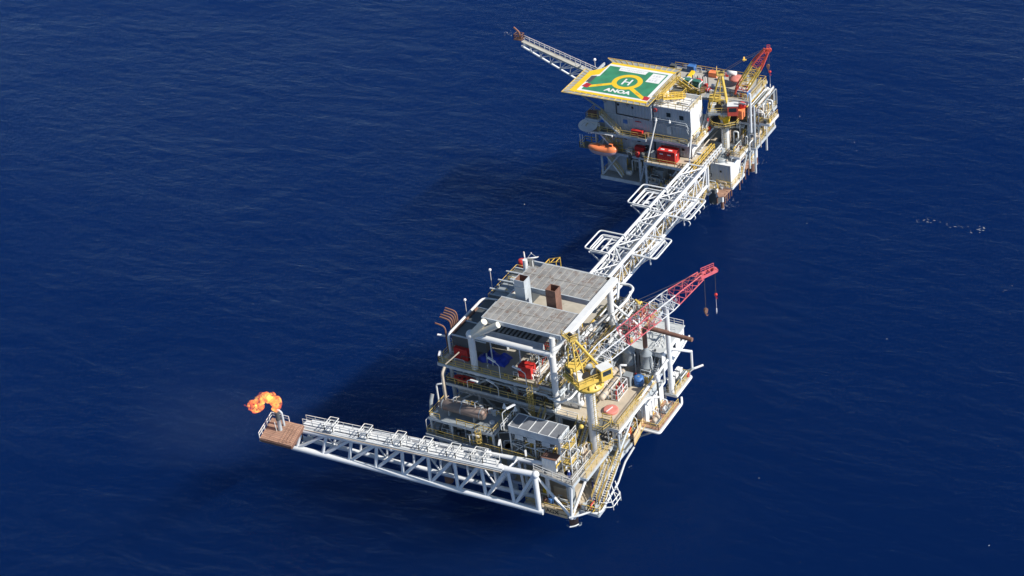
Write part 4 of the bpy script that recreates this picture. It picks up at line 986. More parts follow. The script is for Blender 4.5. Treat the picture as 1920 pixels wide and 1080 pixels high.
# ================================================================== FLARE BOOM
FB = thing('flare_boom', 'long white tubular flare boom truss reaching left from the foreground platform to the burning flare', 'flare boom', (-1,-12,4))
b0 = V((-.4,-12.0,4.0)); t0 = V((-.6,-11.9,11.9))                     # root, bottom and top (front truss)
b1 = P(549,838,7.4); t1 = P(566,807,11.0)
back = V((.35,3.1,0))                                                 # the rear truss stands behind
def ch(a,b,r,n='chord'): return MB().tube(a,b,r,12).build(n, m_wbridge, FB)
ch(b0+V((.8,0,0)),b1,.55); ch(t0+V((.3,0,0)),t1,.52); ch(b0+back,b1+back*.9,.42); ch(t0+back,t1+back*.9,.4)
MB().ball(t0+V((.2,0,0)),.68,12,8).build('joint_node', m_wbridge, FB); MB().ball(t0.lerp(t1,.14),.74,12,8).build('joint_node', m_wbridge, FB); MB().ball(t0.lerp(t1,.6),.74,12,8).build('joint_node', m_wbridge, FB)
MB().tube(b0,t0,.5,12).build('brace', m_wbridge, FB); MB().tube(b0+back,t0+back,.4,12).build('brace', m_wbridge, FB)
NB = 9
ts = [i/NB for i in range(NB+1)]
for i in range(NB):
    a0 = t0.lerp(t1,ts[i]); a1 = t0.lerp(t1,ts[i+1]); c0 = b0.lerp(b1,ts[i]); c1 = b0.lerp(b1,ts[i+1])
    cm = c0.lerp(c1,.86)
    MB().tube(a0,cm,.31,8).build('brace', m_wbridge, FB)              # raking member
    MB().tube(a1,cm,.32,8).build('brace', m_wbridge, FB)              # near upright
    MB().tube(a0+back,cm+back,.24,8).build('brace', m_wbridge, FB); MB().tube(a1+back,cm+back,.24,8).build('brace', m_wbridge, FB)
    MB().tube(a1,a1+back,.16,8).build('cross_brace', m_wbridge, FB); MB().tube(cm,cm+back,.16,8).build('cross_brace', m_wbridge, FB)
    if i%2: MB().tube(a1,cm+back,.16,8).build('cross_brace', m_wbridge, FB)
# walkway on the rear side of the top chord, with flare lines and side balconies
w0 = P(934,867,12.4); w1 = P(572,791,11.6)
wd = (w1-w0).normalized(); wn = V((-wd.y,wd.x,0)).normalized(); wn = wn if wn.y > 0 else -wn
wk = MB().slab([w0-wn*.6,w1-wn*.6,w1+wn*.6,w0+wn*.6] if (w1-w0).cross(wn).z > 0 else [w0+wn*.6,w1+wn*.6,w1-wn*.6,w0-wn*.6],.12).build('walkway', m_white, FB)
MB().rail([w0+wn*.6,w1+wn*.6],1.1,1.9,.05).build('handrail', m_wrail, wk); MB().rail([w0-wn*.6,w1-wn*.6],1.1,1.9,.05).build('handrail', m_wrail, wk)
for i in range(14):
    q = w0.lerp(w1,(i+.5)/14); MB().bar(q-V((0,0,.1)), t0.lerp(t1,(i+1)/15.5)+V((0,0,.3)), .1,.1).build('walkway_bracket', m_white, FB)
for off,r,m in ((-1.1,.2,m_white),(-1.6,.14,m_grey),(-2.0,.1,m_beige)):
    MB().tube(w0-wn*(-off)+V((1.5,0,-.15)),w1-wn*(-off)+V((-1.5,0,-.15)),r,8).build('flare_line', m, FB)
for px,py in ((623,801),(687,814),(750,827),(800,838),(852,850),(900,858)):
    q = P(px,py,12.2); big = px > 880; L = 1.7 if not big else 2.3
    o = MB().obox(q+V((0,0,.0)),L,2.4,.1,math.atan2(wd.y,wd.x)).build('side_balcony', m_white, FB)
    u = wd*L/2; k = wn*1.2
    MB().rail([q-u-k,q+u-k,q+u+k,q-u+k,q-u-k],1.25,1.3,.055).build('handrail', m_wrail, o)
    MB().bar(q-k,q-k-V((0,0,1.8))+wn*.3,.1,.1).bar(q+k,q+k-V((0,0,1.6))-wn*.5,.1,.1).build('bracket', m_white, o)
    if big: MB().lathe([(0,.55),(1.0,.55)],q-u+k*.8+V((0,0,.1)),n=14).build('hose_reel', m_hat, o)
# end platform: rusty plank deck
zp = 12.0
A,B,Cc,D = P(487,821,zp),P(546,836,zp),P(569,797,zp),P(512,784,zp)
D = A+(Cc-B)
pl = MB().slab([A,B,Cc,D],.18)
ep = pl.build('plank_platform', m_plank, FB)
MB().bar(A-V((0,0,.45)),B-V((0,0,.45)),.25,.5).bar(B-V((0,0,.45)),Cc-V((0,0,.45)),.25,.5).bar(A-V((0,0,.45)),D-V((0,0,.45)),.25,.5).bar(D-V((0,0,.45)),Cc-V((0,0,.45)),.25,.5).build('edge_beam', m_rust, ep)
MB().rail([A,D,D.lerp(Cc,.55)],1.15,1.3,.055).build('handrail', m_wrail, ep)
pm = MB()
for i in range(4):
    a = A.lerp(B,.62+.1*i); b_ = D.lerp(Cc,.62+.1*i); pm.bar(a.lerp(b_,.04*i)+V((0,0,.06)), a.lerp(b_,.93-.05*i)+V((0,0,.06)), .3,.07)
pm.build('loose_plank', m_plank, ep)
for q in (.25,.8): MB().tube(B.lerp(Cc,q)-V((0,0,.6)), b1.lerp(b1+back,q), .2, 8).build('strut', m_rust, FB)
MB().tube(A-V((0,0,.5)), b1+V((-.6,0,0)), .26, 8).build('strut', m_steel, FB); MB().tube(D-V((0,0,.5)), b1+back, .2, 8).build('strut', m_steel, FB)
ft = P(526,806,zp)
n1 = MB().lathe([(0,.36),(2.2,.36),(2.25,.42),(3.9,.4),(3.92,.3)], ft, n=16).build('flare_tip', m_grey, FB)
MB().lathe([(2.3,.44),(3.95,.42)], ft, n=16).build('scorched_tip', m_dark, n1)
p2 = P(533,798,zp); tb('pilot_pipe', m_grey, FB, [p2,p2+V((0,0,3.0)),p2+V((-.9,0,3.3)),p2+V((-1.0,0,2.6))], .22, 10, .6)
MB().tube(P(519,808,zp),P(518,808,zp)+V((0,0,2.0)),.06,5).build('stand_pipe', m_wrail, FB)
# flame
mfl, nt, pb = nodes('gas_flame'); nt.nodes.remove(pb)
N = nt.nodes.new; tc = N('ShaderNodeTexCoord')
n1_ = N('ShaderNodeTexNoise'); n1_.inputs['Scale'].default_value = .95; n1_.inputs['Detail'].default_value = 6; n1_.inputs['Distortion'].default_value = 1.2
lk(nt, tc.outputs['Object'], n1_.inputs['Vector'])
cr = N('ShaderNodeValToRGB'); e = cr.color_ramp.elements
e[0].position = .36; e[0].color = (.85,.09,.01,1); e[1].position = .62; e[1].color = (1.0,.52,.09,1)
q = cr.color_ramp.elements.new(.5); q.color = (1.0,.24,.03,1)
lk(nt, n1_.outputs['Fac'], cr.inputs['Fac'])
n2_ = N('ShaderNodeTexNoise'); n2_.inputs['Scale'].default_value = 1.15; n2_.inputs['Detail'].default_value = 6; n2_.inputs['Distortion'].default_value = .6; lk(nt, tc.outputs['Object'], n2_.inputs['Vector'])
mr_ = N('ShaderNodeMapRange'); mr_.inputs[1].default_value = .40; mr_.inputs[2].default_value = .66; mr_.inputs[3].default_value = 0; mr_.inputs[4].default_value = FLAME_K; lk(nt, n2_.outputs['Fac'], mr_.inputs[0])
em = N('ShaderNodeEmission'); lk(nt, cr.outputs['Color'], em.inputs['Color']); lk(nt, mr_.outputs[0], em.inputs['Strength'])
ab = N('ShaderNodeVolumeAbsorption'); ab.inputs['Color'].default_value = (.25,.2,.15,1); ab.inputs['Density'].default_value = .12
ad_ = N('ShaderNodeAddShader'); lk(nt, em.outputs[0], ad_.inputs[0]); lk(nt, ab.outputs[0], ad_.inputs[1])
lk(nt, ad_.outputs[0], nt.nodes['Material Output'].inputs['Volume'])
fm = MB(); R5 = random.Random(4)
fl = [(518,769,4,.35),(517,764,6,.7),(518,757,7,.85),(517,750,7,.9),(511,745,6,.85),(513,756,7,.65),(505,748,6,.8),(498,743,6,.75),(492,746,6,.75),(490,751,6,.6),
      (489,762,6,.7),(486,757,6,.7),(482,752,5,.6),(484,766,5,.6),(478,769,5,.55),(476,762,5,.6),(472,765,4,.5),(475,755,4,.45),(468,760,4,.42),(470,754,3,.3),(481,747,4,.35),(466,757,2,.22),(463,762,2,.18),(459,760,1.5,.14)]
for (x,y,_,r) in fl:
    c = PY(x,y,ft.y+R5.uniform(-.4,.4)); nu,nv = 14,10; o0 = len(fm.v)
    r *= 1.02; fm.ball(c,r,nu,nv)
    for i in range(o0,len(fm.v)):
        v = fm.v[i]; k = .12+noise.noise(v*.9)*.45+noise.noise(v*2.6)*.22
        fm.v[i] = c+(v-c)*(1+k)
fo = fm.build('flame', mfl, None); tag(fo, 'orange gas flame curling left from the tip of the flare boom', 'flame')
# thin smoke
msm = bpy.data.materials.new('thin_smoke'); msm.use_nodes = True; nt = msm.node_tree; nt.nodes.clear(); N = nt.nodes.new
out = N('ShaderNodeOutputMaterial'); pv = N('ShaderNodeVolumePrincipled'); tc = N('ShaderNodeTexCoord')
pv.inputs['Color'].default_value = (.40,.54,.62,1)
ns = N('ShaderNodeTexNoise'); ns.inputs['Scale'].default_value = .22; ns.inputs['Detail'].default_value = 4; lk(nt, tc.outputs['Object'], ns.inputs['Vector'])
mr = N('ShaderNodeMapRange'); mr.inputs[1].default_value = .40; mr.inputs[2].default_value = .75; lk(nt, ns.outputs['Fac'], mr.inputs[0])
mpp = N('ShaderNodeMapping'); mpp.inputs['Location'].default_value = (-1,-1,-1); mpp.inputs['Scale'].default_value = (2,2,2); lk(nt, tc.outputs['Generated'], mpp.inputs['Vector'])
gr = N('ShaderNodeTexGradient'); gr.gradient_type = 'SPHERICAL'; lk(nt, mpp.outputs[0], gr.inputs['Vector'])
mu = N('ShaderNodeMath'); mu.operation = 'MULTIPLY'; lk(nt, mr.outputs[0], mu.inputs[0]); lk(nt, gr.outputs['Fac'], mu.inputs[1])
mu2 = N('ShaderNodeMath'); mu2.operation = 'MULTIPLY'; mu2.inputs[1].default_value = .008; lk(nt, mu.outputs[0], mu2.inputs[0]); lk(nt, mu2.outputs[0], pv.inputs['Density'])
lk(nt, pv.outputs[0], out.inputs['Volume'])
sc_ = P(420,750,16); smo = MB().ball((0,0,0),1,20,14).build('smoke', msm, None)
smo.location = sc_; smo.scale = (24,20,8); smo.rotation_euler = (0,0,.5); tag(smo, 'thin grey smoke drifting left and down from the flare flame', 'smoke', kind='stuff')

# ================================================================== BRIDGE
BR = thing('link_bridge', 'long white truss bridge carrying pipes and a walkway between the two platforms', 'bridge', (-12.2,57,15))
XL,XR,ZT,ZB,Ya,Yb = -14.2,-10.35,19.5,15.0,27.0,79.0
nb = 11; dy = (Yb-Ya)/nb
for x,z,r in ((XL,ZT,.3),(XR,ZT,.36),(XL,ZB,.25),(XR,ZB,.34)): MB().tube((x,Ya,z),(x,Yb,z),r,12).build('chord', m_wbridge, BR)
for i in range(nb+1):
    y = Ya+dy*i
    for x in (XL,XR):
        MB().tube((x,y,ZB),(x,y,ZT),.14,8).build('upright', m_wbridge, BR)
    MB().tube((XL,y,ZT),(XR,y,ZT),.15,8).build('top_cross_member', m_wbridge, BR)
    MB().bar((XL,y,ZB+.1),(XR,y,ZB+.1),.22,.3).build('floor_beam', m_wbridge, BR)
    if i < nb:
        for x in (XL,XR):
            MB().tube((x,y,ZT),(x,y+dy/2,ZB),.13,8).build('brace', m_wbridge, BR); MB().tube((x,y+dy,ZT),(x,y+dy/2,ZB),.13,8).build('brace', m_wbridge, BR)
        a,b = ((XL,y,ZT),(XR,y+dy,ZT)) if i%2 == 0 else ((XR,y,ZT),(XL,y+dy,ZT))
        MB().tube(a,b,.13,8).build('top_brace', m_wbridge, BR)
wkb = bx('walkway', m_tan2, BR, XR-1.25,XR-.35,Ya,Yb,15.32,15.4)
MB().rail([(XR-.4,Ya,15.4),(XR-.4,Yb,15.4)],1.1,2).rail([(XR-1.2,Ya,15.4),(XR-1.2,Yb,15.4)],1.1,2).build('handrail', m_yrail, wkb)
bx('cable_tray', m_beige, BR, XR-1.9,XR-1.45,Ya,Yb,16.0,16.12); bx('cable_tray', m_steel, BR, XL+.3,XL+.8,Ya,Yb,18.3,18.4)
loops = [(-19.1,42.8,49.4,19.9,.22,XL+.5),(-18.0,43.5,48.7,19.5,.2,XL+1.0),(-17.3,44.0,48.2,18.8,.26,XL+1.5),
         (-18.9,60.6,67.8,19.9,.22,XL+.5),(-17.9,61.4,67.0,19.5,.2,XL+1.0),(-17.0,62.0,66.4,18.8,.26,XL+1.5)]
# pipes that run along the bridge and step out into expansion loops
for k,(xo,z,r) in enumerate(((XL+.5,19.0,.15),(XL+1.0,18.7,.12),(XL+1.5,18.0,.17))):
    pts = [(xo,Ya,z)]
    for (lx,y0,y1) in ((-19.1+.75*k,42.6+.55*k,49.4-.55*k),(-18.9+.75*k,60.5+.55*k,67.9-.55*k)):
        zz_ = 20.0-.45*k
        pts += [(xo,y0,z),(xo,y0,zz_),(lx,y0,zz_),(lx,y1,zz_),(xo,y1,zz_),(xo,y1,z)]
    pts.append((xo,Yb,z)); tb('expansion_pipe', m_white, BR, pts, r, 8, .7)
for k,(xo,z,r) in enumerate(((XR-.9,18.8,.16),(XR-1.5,18.4,.14))):
    pts = [(xo,Ya,z)]
    for (lx,y0,y1) in ((-4.9-.65*k,44.6+.6*k,51.9-.6*k),(-4.9-.65*k,59.6+.6*k,67.4-.6*k)):
        zz_ = 19.4-.4*k
        pts += [(xo,y0,z),(xo,y0,zz_),(lx,y0,zz_),(lx,y1,zz_),(xo,y1,zz_),(xo,y1,z)]
    pts.append((xo,Yb,z)); tb('expansion_pipe', m_white, BR, pts, r, 8, .7)
for x,z,r,m in ((XL+2.0,18.2,.12,m_beige),(XL+2.0,17.4,.16,m_white),(XL+.6,17.2,.2,m_white),(XL+1.2,16.6,.16,m_white),(XL+1.8,16.2,.12,m_grey),(XR-.3,17.6,.1,m_white)):
    MB().tube((x,Ya,z),(x,Yb,z),r,8).build('pipe', m, BR)
for (y0,y1,s) in ((43.2,49.0,-1),(61.2,67.2,-1),(45.2,51.4,1),(60.2,66.8,1)):   # brackets under the loops
    xi = XL if s < 0 else XR; xo = -18.2 if s < 0 else -6.4; mb = MB()
    for y in (y0,y1):
        mb.bar((xi,y,19.1),(xo,y,19.1),.22,.26).bar((xo,y,19.0),(xi,y,ZB+.4),.16,.16)
    mb.bar((xo,y0-.4,19.1),(xo,y1+.4,19.1),.22,.26).bar(((xi+xo)/2,y0,19.1),((xi+xo)/2,y1,19.1),.2,.25)
    mb.bar((xi,y0,19.1),((xi+xo)/2,(y0+y1)/2,19.1),.14,.14).bar((xi,y1,19.1),((xi+xo)/2,(y0+y1)/2,19.1),.14,.14)
    mb.bar(((xi+xo)/2,y0,17.4),((xi+xo)/2,y1,17.4),.16,.2).bar((xo,y0,19),((xi+xo)/2,y0,17.4),.12,.12).bar((xo,y1,19),((xi+xo)/2,y1,17.4),.12,.12)
    if s > 0: mb.rail([(xo,y0,19.3),(xo,y1,19.3)],.7,2,.05); mb.bar((xo,y0,18.9),(xo,y0,17.5),.2,.2); mb.bar((xo,y1,18.9),(xo,y1,17.5),.2,.2)
    mb.build('loop_bracket', m_wbridge, BR)
bx('loop_tray', m_wbridge, BR, -17.4,XL-.2,46.2,47.0,18.2,18.35); bx('loop_tray', m_wbridge, BR, -17.4,XL-.2,63.8,64.8,18.2,18.35)
for y in (60.0,62.4,64.6,66.6): MB().path([(-6.4,y,18.9),(-5.2,y,18.8),(-4.9,y,18.2),(-5.3,y,17.7)],.09,6,.3).build('pipe_clamp', m_wbridge, BR)
# ================================================================== FAR PLATFORM: structure
FP = thing('quarters_platform', 'multi deck steel quarters platform with helideck standing behind at the far end of the bridge', 'oil platform', (-27,100,0))
for x,y in ((-38,101),(-26.5,97),(-22.5,97),(-15,112),(-38,112),(-16.2,99.5)):
    l = MB().lathe([(-.3,.85),(2.4,.85),(2.6,.7),(12,.7)],(x,y,0),n=14).build('leg', m_grey, FP)
    MB().lathe([(-.2,.875),(1.8,.875)],(x,y,0),n=14).build('splash_zone', m_rust, l)
    pass
deck(FP, [(-41.3,90.6),(-31.6,90.6),(-31.6,112),(-41.3,112)], 5.2, m_deck, eb=.8)
deck(FP, [(-31.5,89.2),(-26.5,89.2),(-26.5,112),(-31.5,112)], 4.4, m_deck)
deck(FP, [(-26.3,91.5),(-16,91.5),(-16,95.3),(-12.2,95.3),(-12.2,101.7),(-15.4,101.7),(-15.4,112),(-26.3,112)], 5.2, m_tan2, edge=m_white)
deck(FP, [(-43,91),(-29.6,91),(-29.6,112),(-43,112)], 11.3, m_deck)
deck(FP, [(-29.5,88.6),(-18.6,88.6),(-18.6,112),(-29.5,112)], 11.9, m_tan2, edge=m_grey)
deck(FP, [(-18.5,102.2),(-9.6,102.2),(-9.6,113),(-18.5,113)], 11.6, m_deck)
deck(FP, [(-13.6,97.8),(-11.4,97.8),(-11.4,102.1),(-13.6,102.1)], 11.4, m_tan2, edge=m_white)
deck(FP, [(-41,90.9),(-29.9,90.9),(-29.9,92.4),(-41,92.4)], 16.0, m_grate)
deck(FP, [(-29.8,91.3),(-20.3,91.3),(-20.3,92.9),(-29.8,92.9)], 16.3, m_grate)
deck(FP, [(-20.1,92),(-18.4,92),(-18.4,104),(-20.1,104)], 16.3, m_tan2, edge=m_white)
deck(FP, [(-18.2,103.8),(-9.2,103.8),(-9.2,113),(-18.2,113)], 16.6, m_deck)
deck(FP, [(-33,100.6),(-11.4,103.4),(-11.4,113.2),(-33,113.2)], 22.0, m_deckf)
for x,y in ((-41,91),(-41,111),(-31.8,91),(-29.3,89.0),(-18.8,89.0),(-19.2,111),(-11.6,112.6),(-11.9,104),(-30,104),(-21.5,101.4),(-9.9,102.6)):
    MB().tube((x,y,5.2),(x,y,11.2 if y<92 else 21.6),.24,8).build('column', m_grey, FP)
MB().tube((-28.8,88.8,11.9),(-27.4,91.4,20.6),.16,8).build('brace', m_white, FP)
MB().tube((-19.0,88.8,11.9),(-19.7,92.4,19.2),.17,8).build('brace', m_white, FP)
for a,b in (((-41,91,5.2),(-36.5,91,11)),((-41,91.2,11.3),(-41,99,21.5)),((-41,99,21.5),(-41,107,11.3)),((-31.8,91,5.2),(-29.5,89.2,11.4)),((-26,93,5.3),(-22,93,11.4)),((-22,93,5.3),(-18.8,93,11.4)),((-11.6,99,5.3),(-11.6,103,11.4)),((-11.6,103.5,11.8),(-11.6,112,21.6))):
    MB().tube(a,b,.17,8).build('brace', m_grey, FP)
for p in ([(-41.2,90.8,5.2),(-41.2,96,5.2)],): rl(FP,p)
for p in ([(-42.8,91.1,11.3),(-36,91.1,11.3)],[(-36,91.1,11.3),(-29.7,91.1,11.3)],[(-29.4,88.7,11.9),(-18.7,88.7,11.9),(-18.7,91,11.9)],[(-40.9,91,16),(-30,91,16)],[(-29.7,91.4,16.3),(-20.4,91.4,16.3)],
          [(-18.5,92.1,16.3),(-18.5,103.9,16.3)],[(-20,92.1,16.3),(-20,99,16.3)],[(-13.5,97.9,11.4),(-11.5,97.9,11.4),(-11.5,102,11.4)],[(-9.7,102.3,11.6),(-9.7,112,11.6)],[(-9.3,104,16.6),(-9.3,112.9,16.6)],
          [(-33,113.1,22),(-11.5,113.1,22),(-11.5,103.6,22)],[(-26.2,91.6,5.2),(-20,91.6,5.2)],[(-15.9,95.4,5.2),(-12.3,95.4,5.2),(-12.3,101,5.2)]): rl(FP,p)
# stairs on the front left
o = deck(FP, [(-44.2,91),(-41.2,91),(-41.2,95),(-44.2,95)], 18.7, m_deck); MB().rail([(-44.1,95,18.7),(-44.1,91.1,18.7),(-41.2,91.1,18.7)]).build('handrail', m_yrail, o)
bx('locker', m_rust, FP, -43.9,-42.2,91.6,92.6,18.7,19.9)
o = deck(FP, [(-44.4,91),(-41,91),(-41,95),(-44.4,95)], 15.7, m_deck); MB().rail([(-44.3,95,15.7),(-44.3,91.1,15.7)]).build('handrail', m_yrail, o)
staircase(FP, (-36.2,91.3,16.0), (-40.6,91.3,19.9), .9, (0,1,0), m_white)
staircase(FP, (-37.6,91.7,11.3), (-41.6,91.7,15.7), .9, (0,1,0), m_white)
staircase(FP, (-36.4,91.6,5.2), (-40.4,91.6,10.6), .9, (0,1,0), m_white)
for x in (-43.6,-41.6): MB().tube((x,94.6,11.3),(x,94.6,18.6),.16,6).build('column', m_steel, FP)
# accommodation
def wall_windows(t, pts, axis='y', w=.85, h=.9):
    for x,y,z in pts:
        f = MB().box(x-w/2-.09,x+w/2+.09,y-.06,y,z-h/2-.09,z+h/2+.09).build('window_frame', m_grey, t) if axis=='y' else MB().box(x,x+.06,y-w/2-.09,y+w/2+.09,z-h/2-.09,z+h/2+.09).build('window_frame', m_grey, t)
        (MB().box(x-w/2,x+w/2,y-.08,y-.061,z-h/2,z+h/2) if axis=='y' else MB().box(x+.061,x+.08,y-w/2,y+w/2,z-h/2,z+h/2)).build('pane', m_glass, f)
q1 = thing('quarters_block', 'large blue grey corrugated living quarters block in shade directly under the helideck', 'building', (-35,97,11.4))
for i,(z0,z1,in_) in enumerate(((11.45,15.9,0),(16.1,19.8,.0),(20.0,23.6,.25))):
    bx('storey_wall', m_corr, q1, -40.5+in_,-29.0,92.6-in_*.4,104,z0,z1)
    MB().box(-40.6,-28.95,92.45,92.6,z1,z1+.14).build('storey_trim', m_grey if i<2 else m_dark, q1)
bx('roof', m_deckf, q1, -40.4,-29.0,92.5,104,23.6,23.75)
wall_windows(q1, [(-36.8,92.58,22.4),(-33.4,92.58,22.2),(-38.7,92.5,14.2)], w=.5, h=.5)
wall_windows(q1, [(-35.6,92.58,14.5),(-32.4,92.58,14.5)], w=.8, h=.9)
bx('door', m_dark, q1, -30.9,-30.0,92.52,92.6,11.5,13.6); bx('door', m_grey, q1, -34.4,-33.5,92.52,92.6,11.5,13.6)
MB().path([(-37.2,92.3,23.4),(-37.2,92.3,20.2),(-29.4,92.2,20.05)],.1,6,.2).build('drain_pipe', m_black, q1)
bx('blue_notice', m_blue, q1, -35.9,-34.9,92.5,92.58,18.0,18.9); bx('notice', m_hred, q1, -33.0,-31.6,92.5,92.58,18.9,19.1); bx('wall_lamp', m_hat, q1, -34.6,-33.4,92.2,92.55,19.7,19.85)
q2 = thing('quarters_block', 'stack of pale cabins with two square windows and a white sunlit side, beside the crane', 'building', (-24.5,96,12))
for z0,z1 in ((11.95,15.9),(16.1,19.4),(19.5,23.1)):
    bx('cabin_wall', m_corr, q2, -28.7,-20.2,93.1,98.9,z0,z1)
    bx('sunlit_side_skin', m_corrw, q2, -20.2,-20.12,93.1,98.9,z0,z1)  # thin white skin: this face's sunlight is painted against the shade-toned front
bx('roof', m_hwhite, q2, -28.7,-20.1,93.1,98.9,23.1,23.22)
MB().box(-28.75,-28.55,93.1,98.9,23.22,23.5).box(-28.5,-20.1,98.7,98.9,23.22,24.1).build('parapet', m_hwhite, q2)
MB().box(-28.6,-26.9,94.4,97.2,23.22,25.0).build('roof_cabin', m_hwhite, q2)
MB().rail([(-28.6,93.2,23.2),(-20.2,93.2,23.2),(-20.2,98.6,23.2)],1.1,1.8).build('handrail', m_yrail, q2)
wall_windows(q2, [(-25.2,93.08,21.6),(-22.2,93.08,21.4)], w=1.0, h=1.0)
wall_windows(q2, [(-22.2,93.08,13.8)], w=.7, h=.6)
bx('air_unit', m_grey, q2, -25.6,-24.7,92.6,93.05,17.2,19.0)
for x in (-28,-24.8,-25.0): MB().lathe([(0,.32),(.4,.12),(.6,.08)],(x,92.6,20.1 if x!=-25.0 else 15.6),n=10).build('wall_lamp', m_hat, q2)
for z,y in ((20.5,92.7),(19.9,92.8),(19.2,92.7)): tb('wall_pipe', m_grey, q2, [(-28.6,y,z),(-21,y,z-.1),(-20.6,y,z-1.2)], .07, 6, .3)
lifebuoy('red ring buoy on the wall between the two quarters blocks under the helideck corner', (-28.2,92.9,22.3), 0, -1)

# helideck
HD = thing('helideck', 'green helideck with yellow border, yellow ring and white H, lettered ANOA', 'helideck', (-37,96,26))
MB().prism([(-46.4,88.9),(-28.2,88.9),(-28.2,103.7),(-43.5,103.7),(-44.1,100.6),(-46.4,98.4)],25.6,25.94).build('deck_plate', m_steel, HD)
zt = 25.95
def flat(name,mat,poly,z): return MB().prism(poly,z-.008,z).build(name,mat,HD)
flat('border_paint', m_hyel, [(-46.4,88.9),(-28.2,88.9),(-28.2,103.7),(-43.4,103.7),(-44.1,100.6),(-46.4,98.4)], zt)
flat('white_line', m_hwhite, [(-45.0,89.7),(-28.25,89.7),(-28.25,102.8),(-43.6,102.8),(-43.6,97.6),(-45.0,96.6)], zt+.012)
flat('green_field', m_hgreen, [(-44.2,90.3),(-29.2,90.3),(-29.2,102.0),(-43.2,102.0),(-43.2,97.0),(-44.2,96.2)], zt+.024)
flat('dark_opening', m_dark, [(-44.9,93.6),(-43.75,93.6),(-43.75,96.9),(-44.9,96.5)], zt+.034)
cx,cy = -36.2,96.2; mb = MB(); n=48; vs=[]; fs=[]
for i in range(n):
    a=2*math.pi*i/n; vs += [(cx+2.25*math.cos(a),cy+2.25*math.sin(a),zt+.05),(cx+3.35*math.cos(a),cy+3.35*math.sin(a),zt+.05)]
fs=[(2*i,2*i+1,(2*i+3)%(2*n),(2*i+2)%(2*n)) for i in range(n)]
MB().add(vs,fs).build('yellow_ring', m_hyel, HD)
def arm(a,b,w):
    a=V((*a,0)); b=V((*b,0)); d=(b-a).normalized(); k=V((-d.y,d.x,0))*w/2
    return flat('yellow_arm', m_hyel, [tuple((a-k)[:2]),tuple((b-k)[:2]),tuple((b+k)[:2]),tuple((a+k)[:2])], zt+.042)
arm((-43.3,92.0),(-38.9,94.6),.95); arm((-34.2,93.9),(-29.4,90.4),.95)
for p,q in (((-41.3,93.15),.53),((-31.8,92.1),-.63)):
    letters('red_lettering','EXIT',.62,m_rtext,HD,Matrix.Translation((p[0],p[1],zt+.06))@Matrix.Rotation(q,4,'Z'),.004)
flat('red_patch', m_hred, [(-44.8,91.6),(-43.3,91.2),(-43.0,92.9),(-44.4,93.3)], zt+.05); flat('red_patch', m_hred, [(-29.6,90.0),(-28.4,90.0),(-28.4,91.5),(-29.9,91.6)], zt+.05)
mb=MB()
for x in (-.72,.72): mb.box(cx+x-.2,cx+x+.2,cy-1.3,cy+1.3,zt+.045,zt+.053)
mb.box(cx-.52,cx+.52,cy-.2,cy+.2,zt+.045,zt+.053); h=mb.build('white_letter_h', m_hwhite, HD)
letters('white_lettering','ANOA',1.9,m_hwhite,HD,Matrix.Translation((-36.3,91.75,zt+.045))@Matrix.Scale(1.06,4,V((1,0,0))),.004,.085)
s1 = flat('white_panel', m_hwhite, [(-40.6,101.9),(-40.4,100.5),(-34.0,100.5),(-33.9,101.9)], zt+.04)
s2 = flat('white_panel', m_hwhite, [(-32.6,97.6),(-29.5,97.6),(-29.5,101.6),(-32.6,101.6)], zt+.04)
mb=MB(); xx=-40.1
for w_ in (.4,.3,.35,.3,.5,.3,.4,.35,.2,.4,.3,.4,.3): mb.box(xx,xx+w_*.8,100.95,101.45,zt+.041,zt+.046); xx+=w_+.08
mb.build('faint_lettering', m_mark, s1)
mb=MB()
for x,y,w_ in ((-32.1,100.2,.4),(-31.5,100.2,.5),(-30.8,100.2,.45),(-32.2,98.2,.5),(-31.5,98.2,.35),(-30.9,98.2,.5)): mb.box(x,x+w_,y,y+.7,zt+.041,zt+.046)
mb.box(-32.3,-30.0,99.45,99.53,zt+.041,zt+.046); mb.build('faint_lettering', m_mark, s2)
# net outriggers
def net(poly_in, poly_out, cnt):
    a0,a1=V(poly_in[0]),V(poly_in[1]); c0,c1=V(poly_out[0]),V(poly_out[1])
    o = MB().slab([a0,c0,c1,a1] if (c0-a0).cross(c1-a0).z>0 else [a1,c1,c0,a0],.04).build('safety_net', m_net, HD)
    mb=MB()
    for i in range(cnt+1): mb.bar(a0.lerp(a1,i/cnt)+V((0,0,.06)),c0.lerp(c1,i/cnt)+V((0,0,.06)),.12,.1)
    mb.bar(c0+V((0,0,.06)),c1+V((0,0,.06)),.12,.14); mb.build('net_outrigger', m_yrail, o)
zi,zo = 25.85,26.0
net([(-46.4,88.9,zi),(-28.2,88.9,zi)],[(-47.6,87.6,zo),(-27.3,87.6,zo)],13)
net([(-43.4,103.7,zi),(-28.2,103.7,zi)],[(-45.3,105.0,zo),(-27.6,105.0,zo)],12)
net([(-46.4,88.9,zi),(-46.4,98.4,zi)],[(-47.6,87.6,zo),(-47.6,98.8,zo)],9)
net([(-28.2,88.9,zi),(-28.2,92,zi)],[(-27.2,87.6,zo),(-27.2,92.2,zo)],3)
for x in (-45.5,-40,-34.5,-29.5):
    MB().bar((x,89,25.35),(x,103.6,25.35),.3,.55).build('deck_girder', m_grey, HD)
for y in (90.5,96,102.5): MB().bar((-46,y,24.9),(-28.6,y,24.9),.25,.4).build('deck_girder', m_grey, HD)
for a,b in (((-45.5,90.5,24.9),(-40.6,93,20)),((-45.5,96,24.9),(-40.6,96,19.5)),((-45.5,102,24.9),(-40.6,102,19.5)),((-40,90.4,25),(-40,92.7,22.2)),((-34.5,90.4,25),(-34.5,92.7,22.2))): MB().tube(a,b,.2,8).build('support_strut', m_steel, HD)
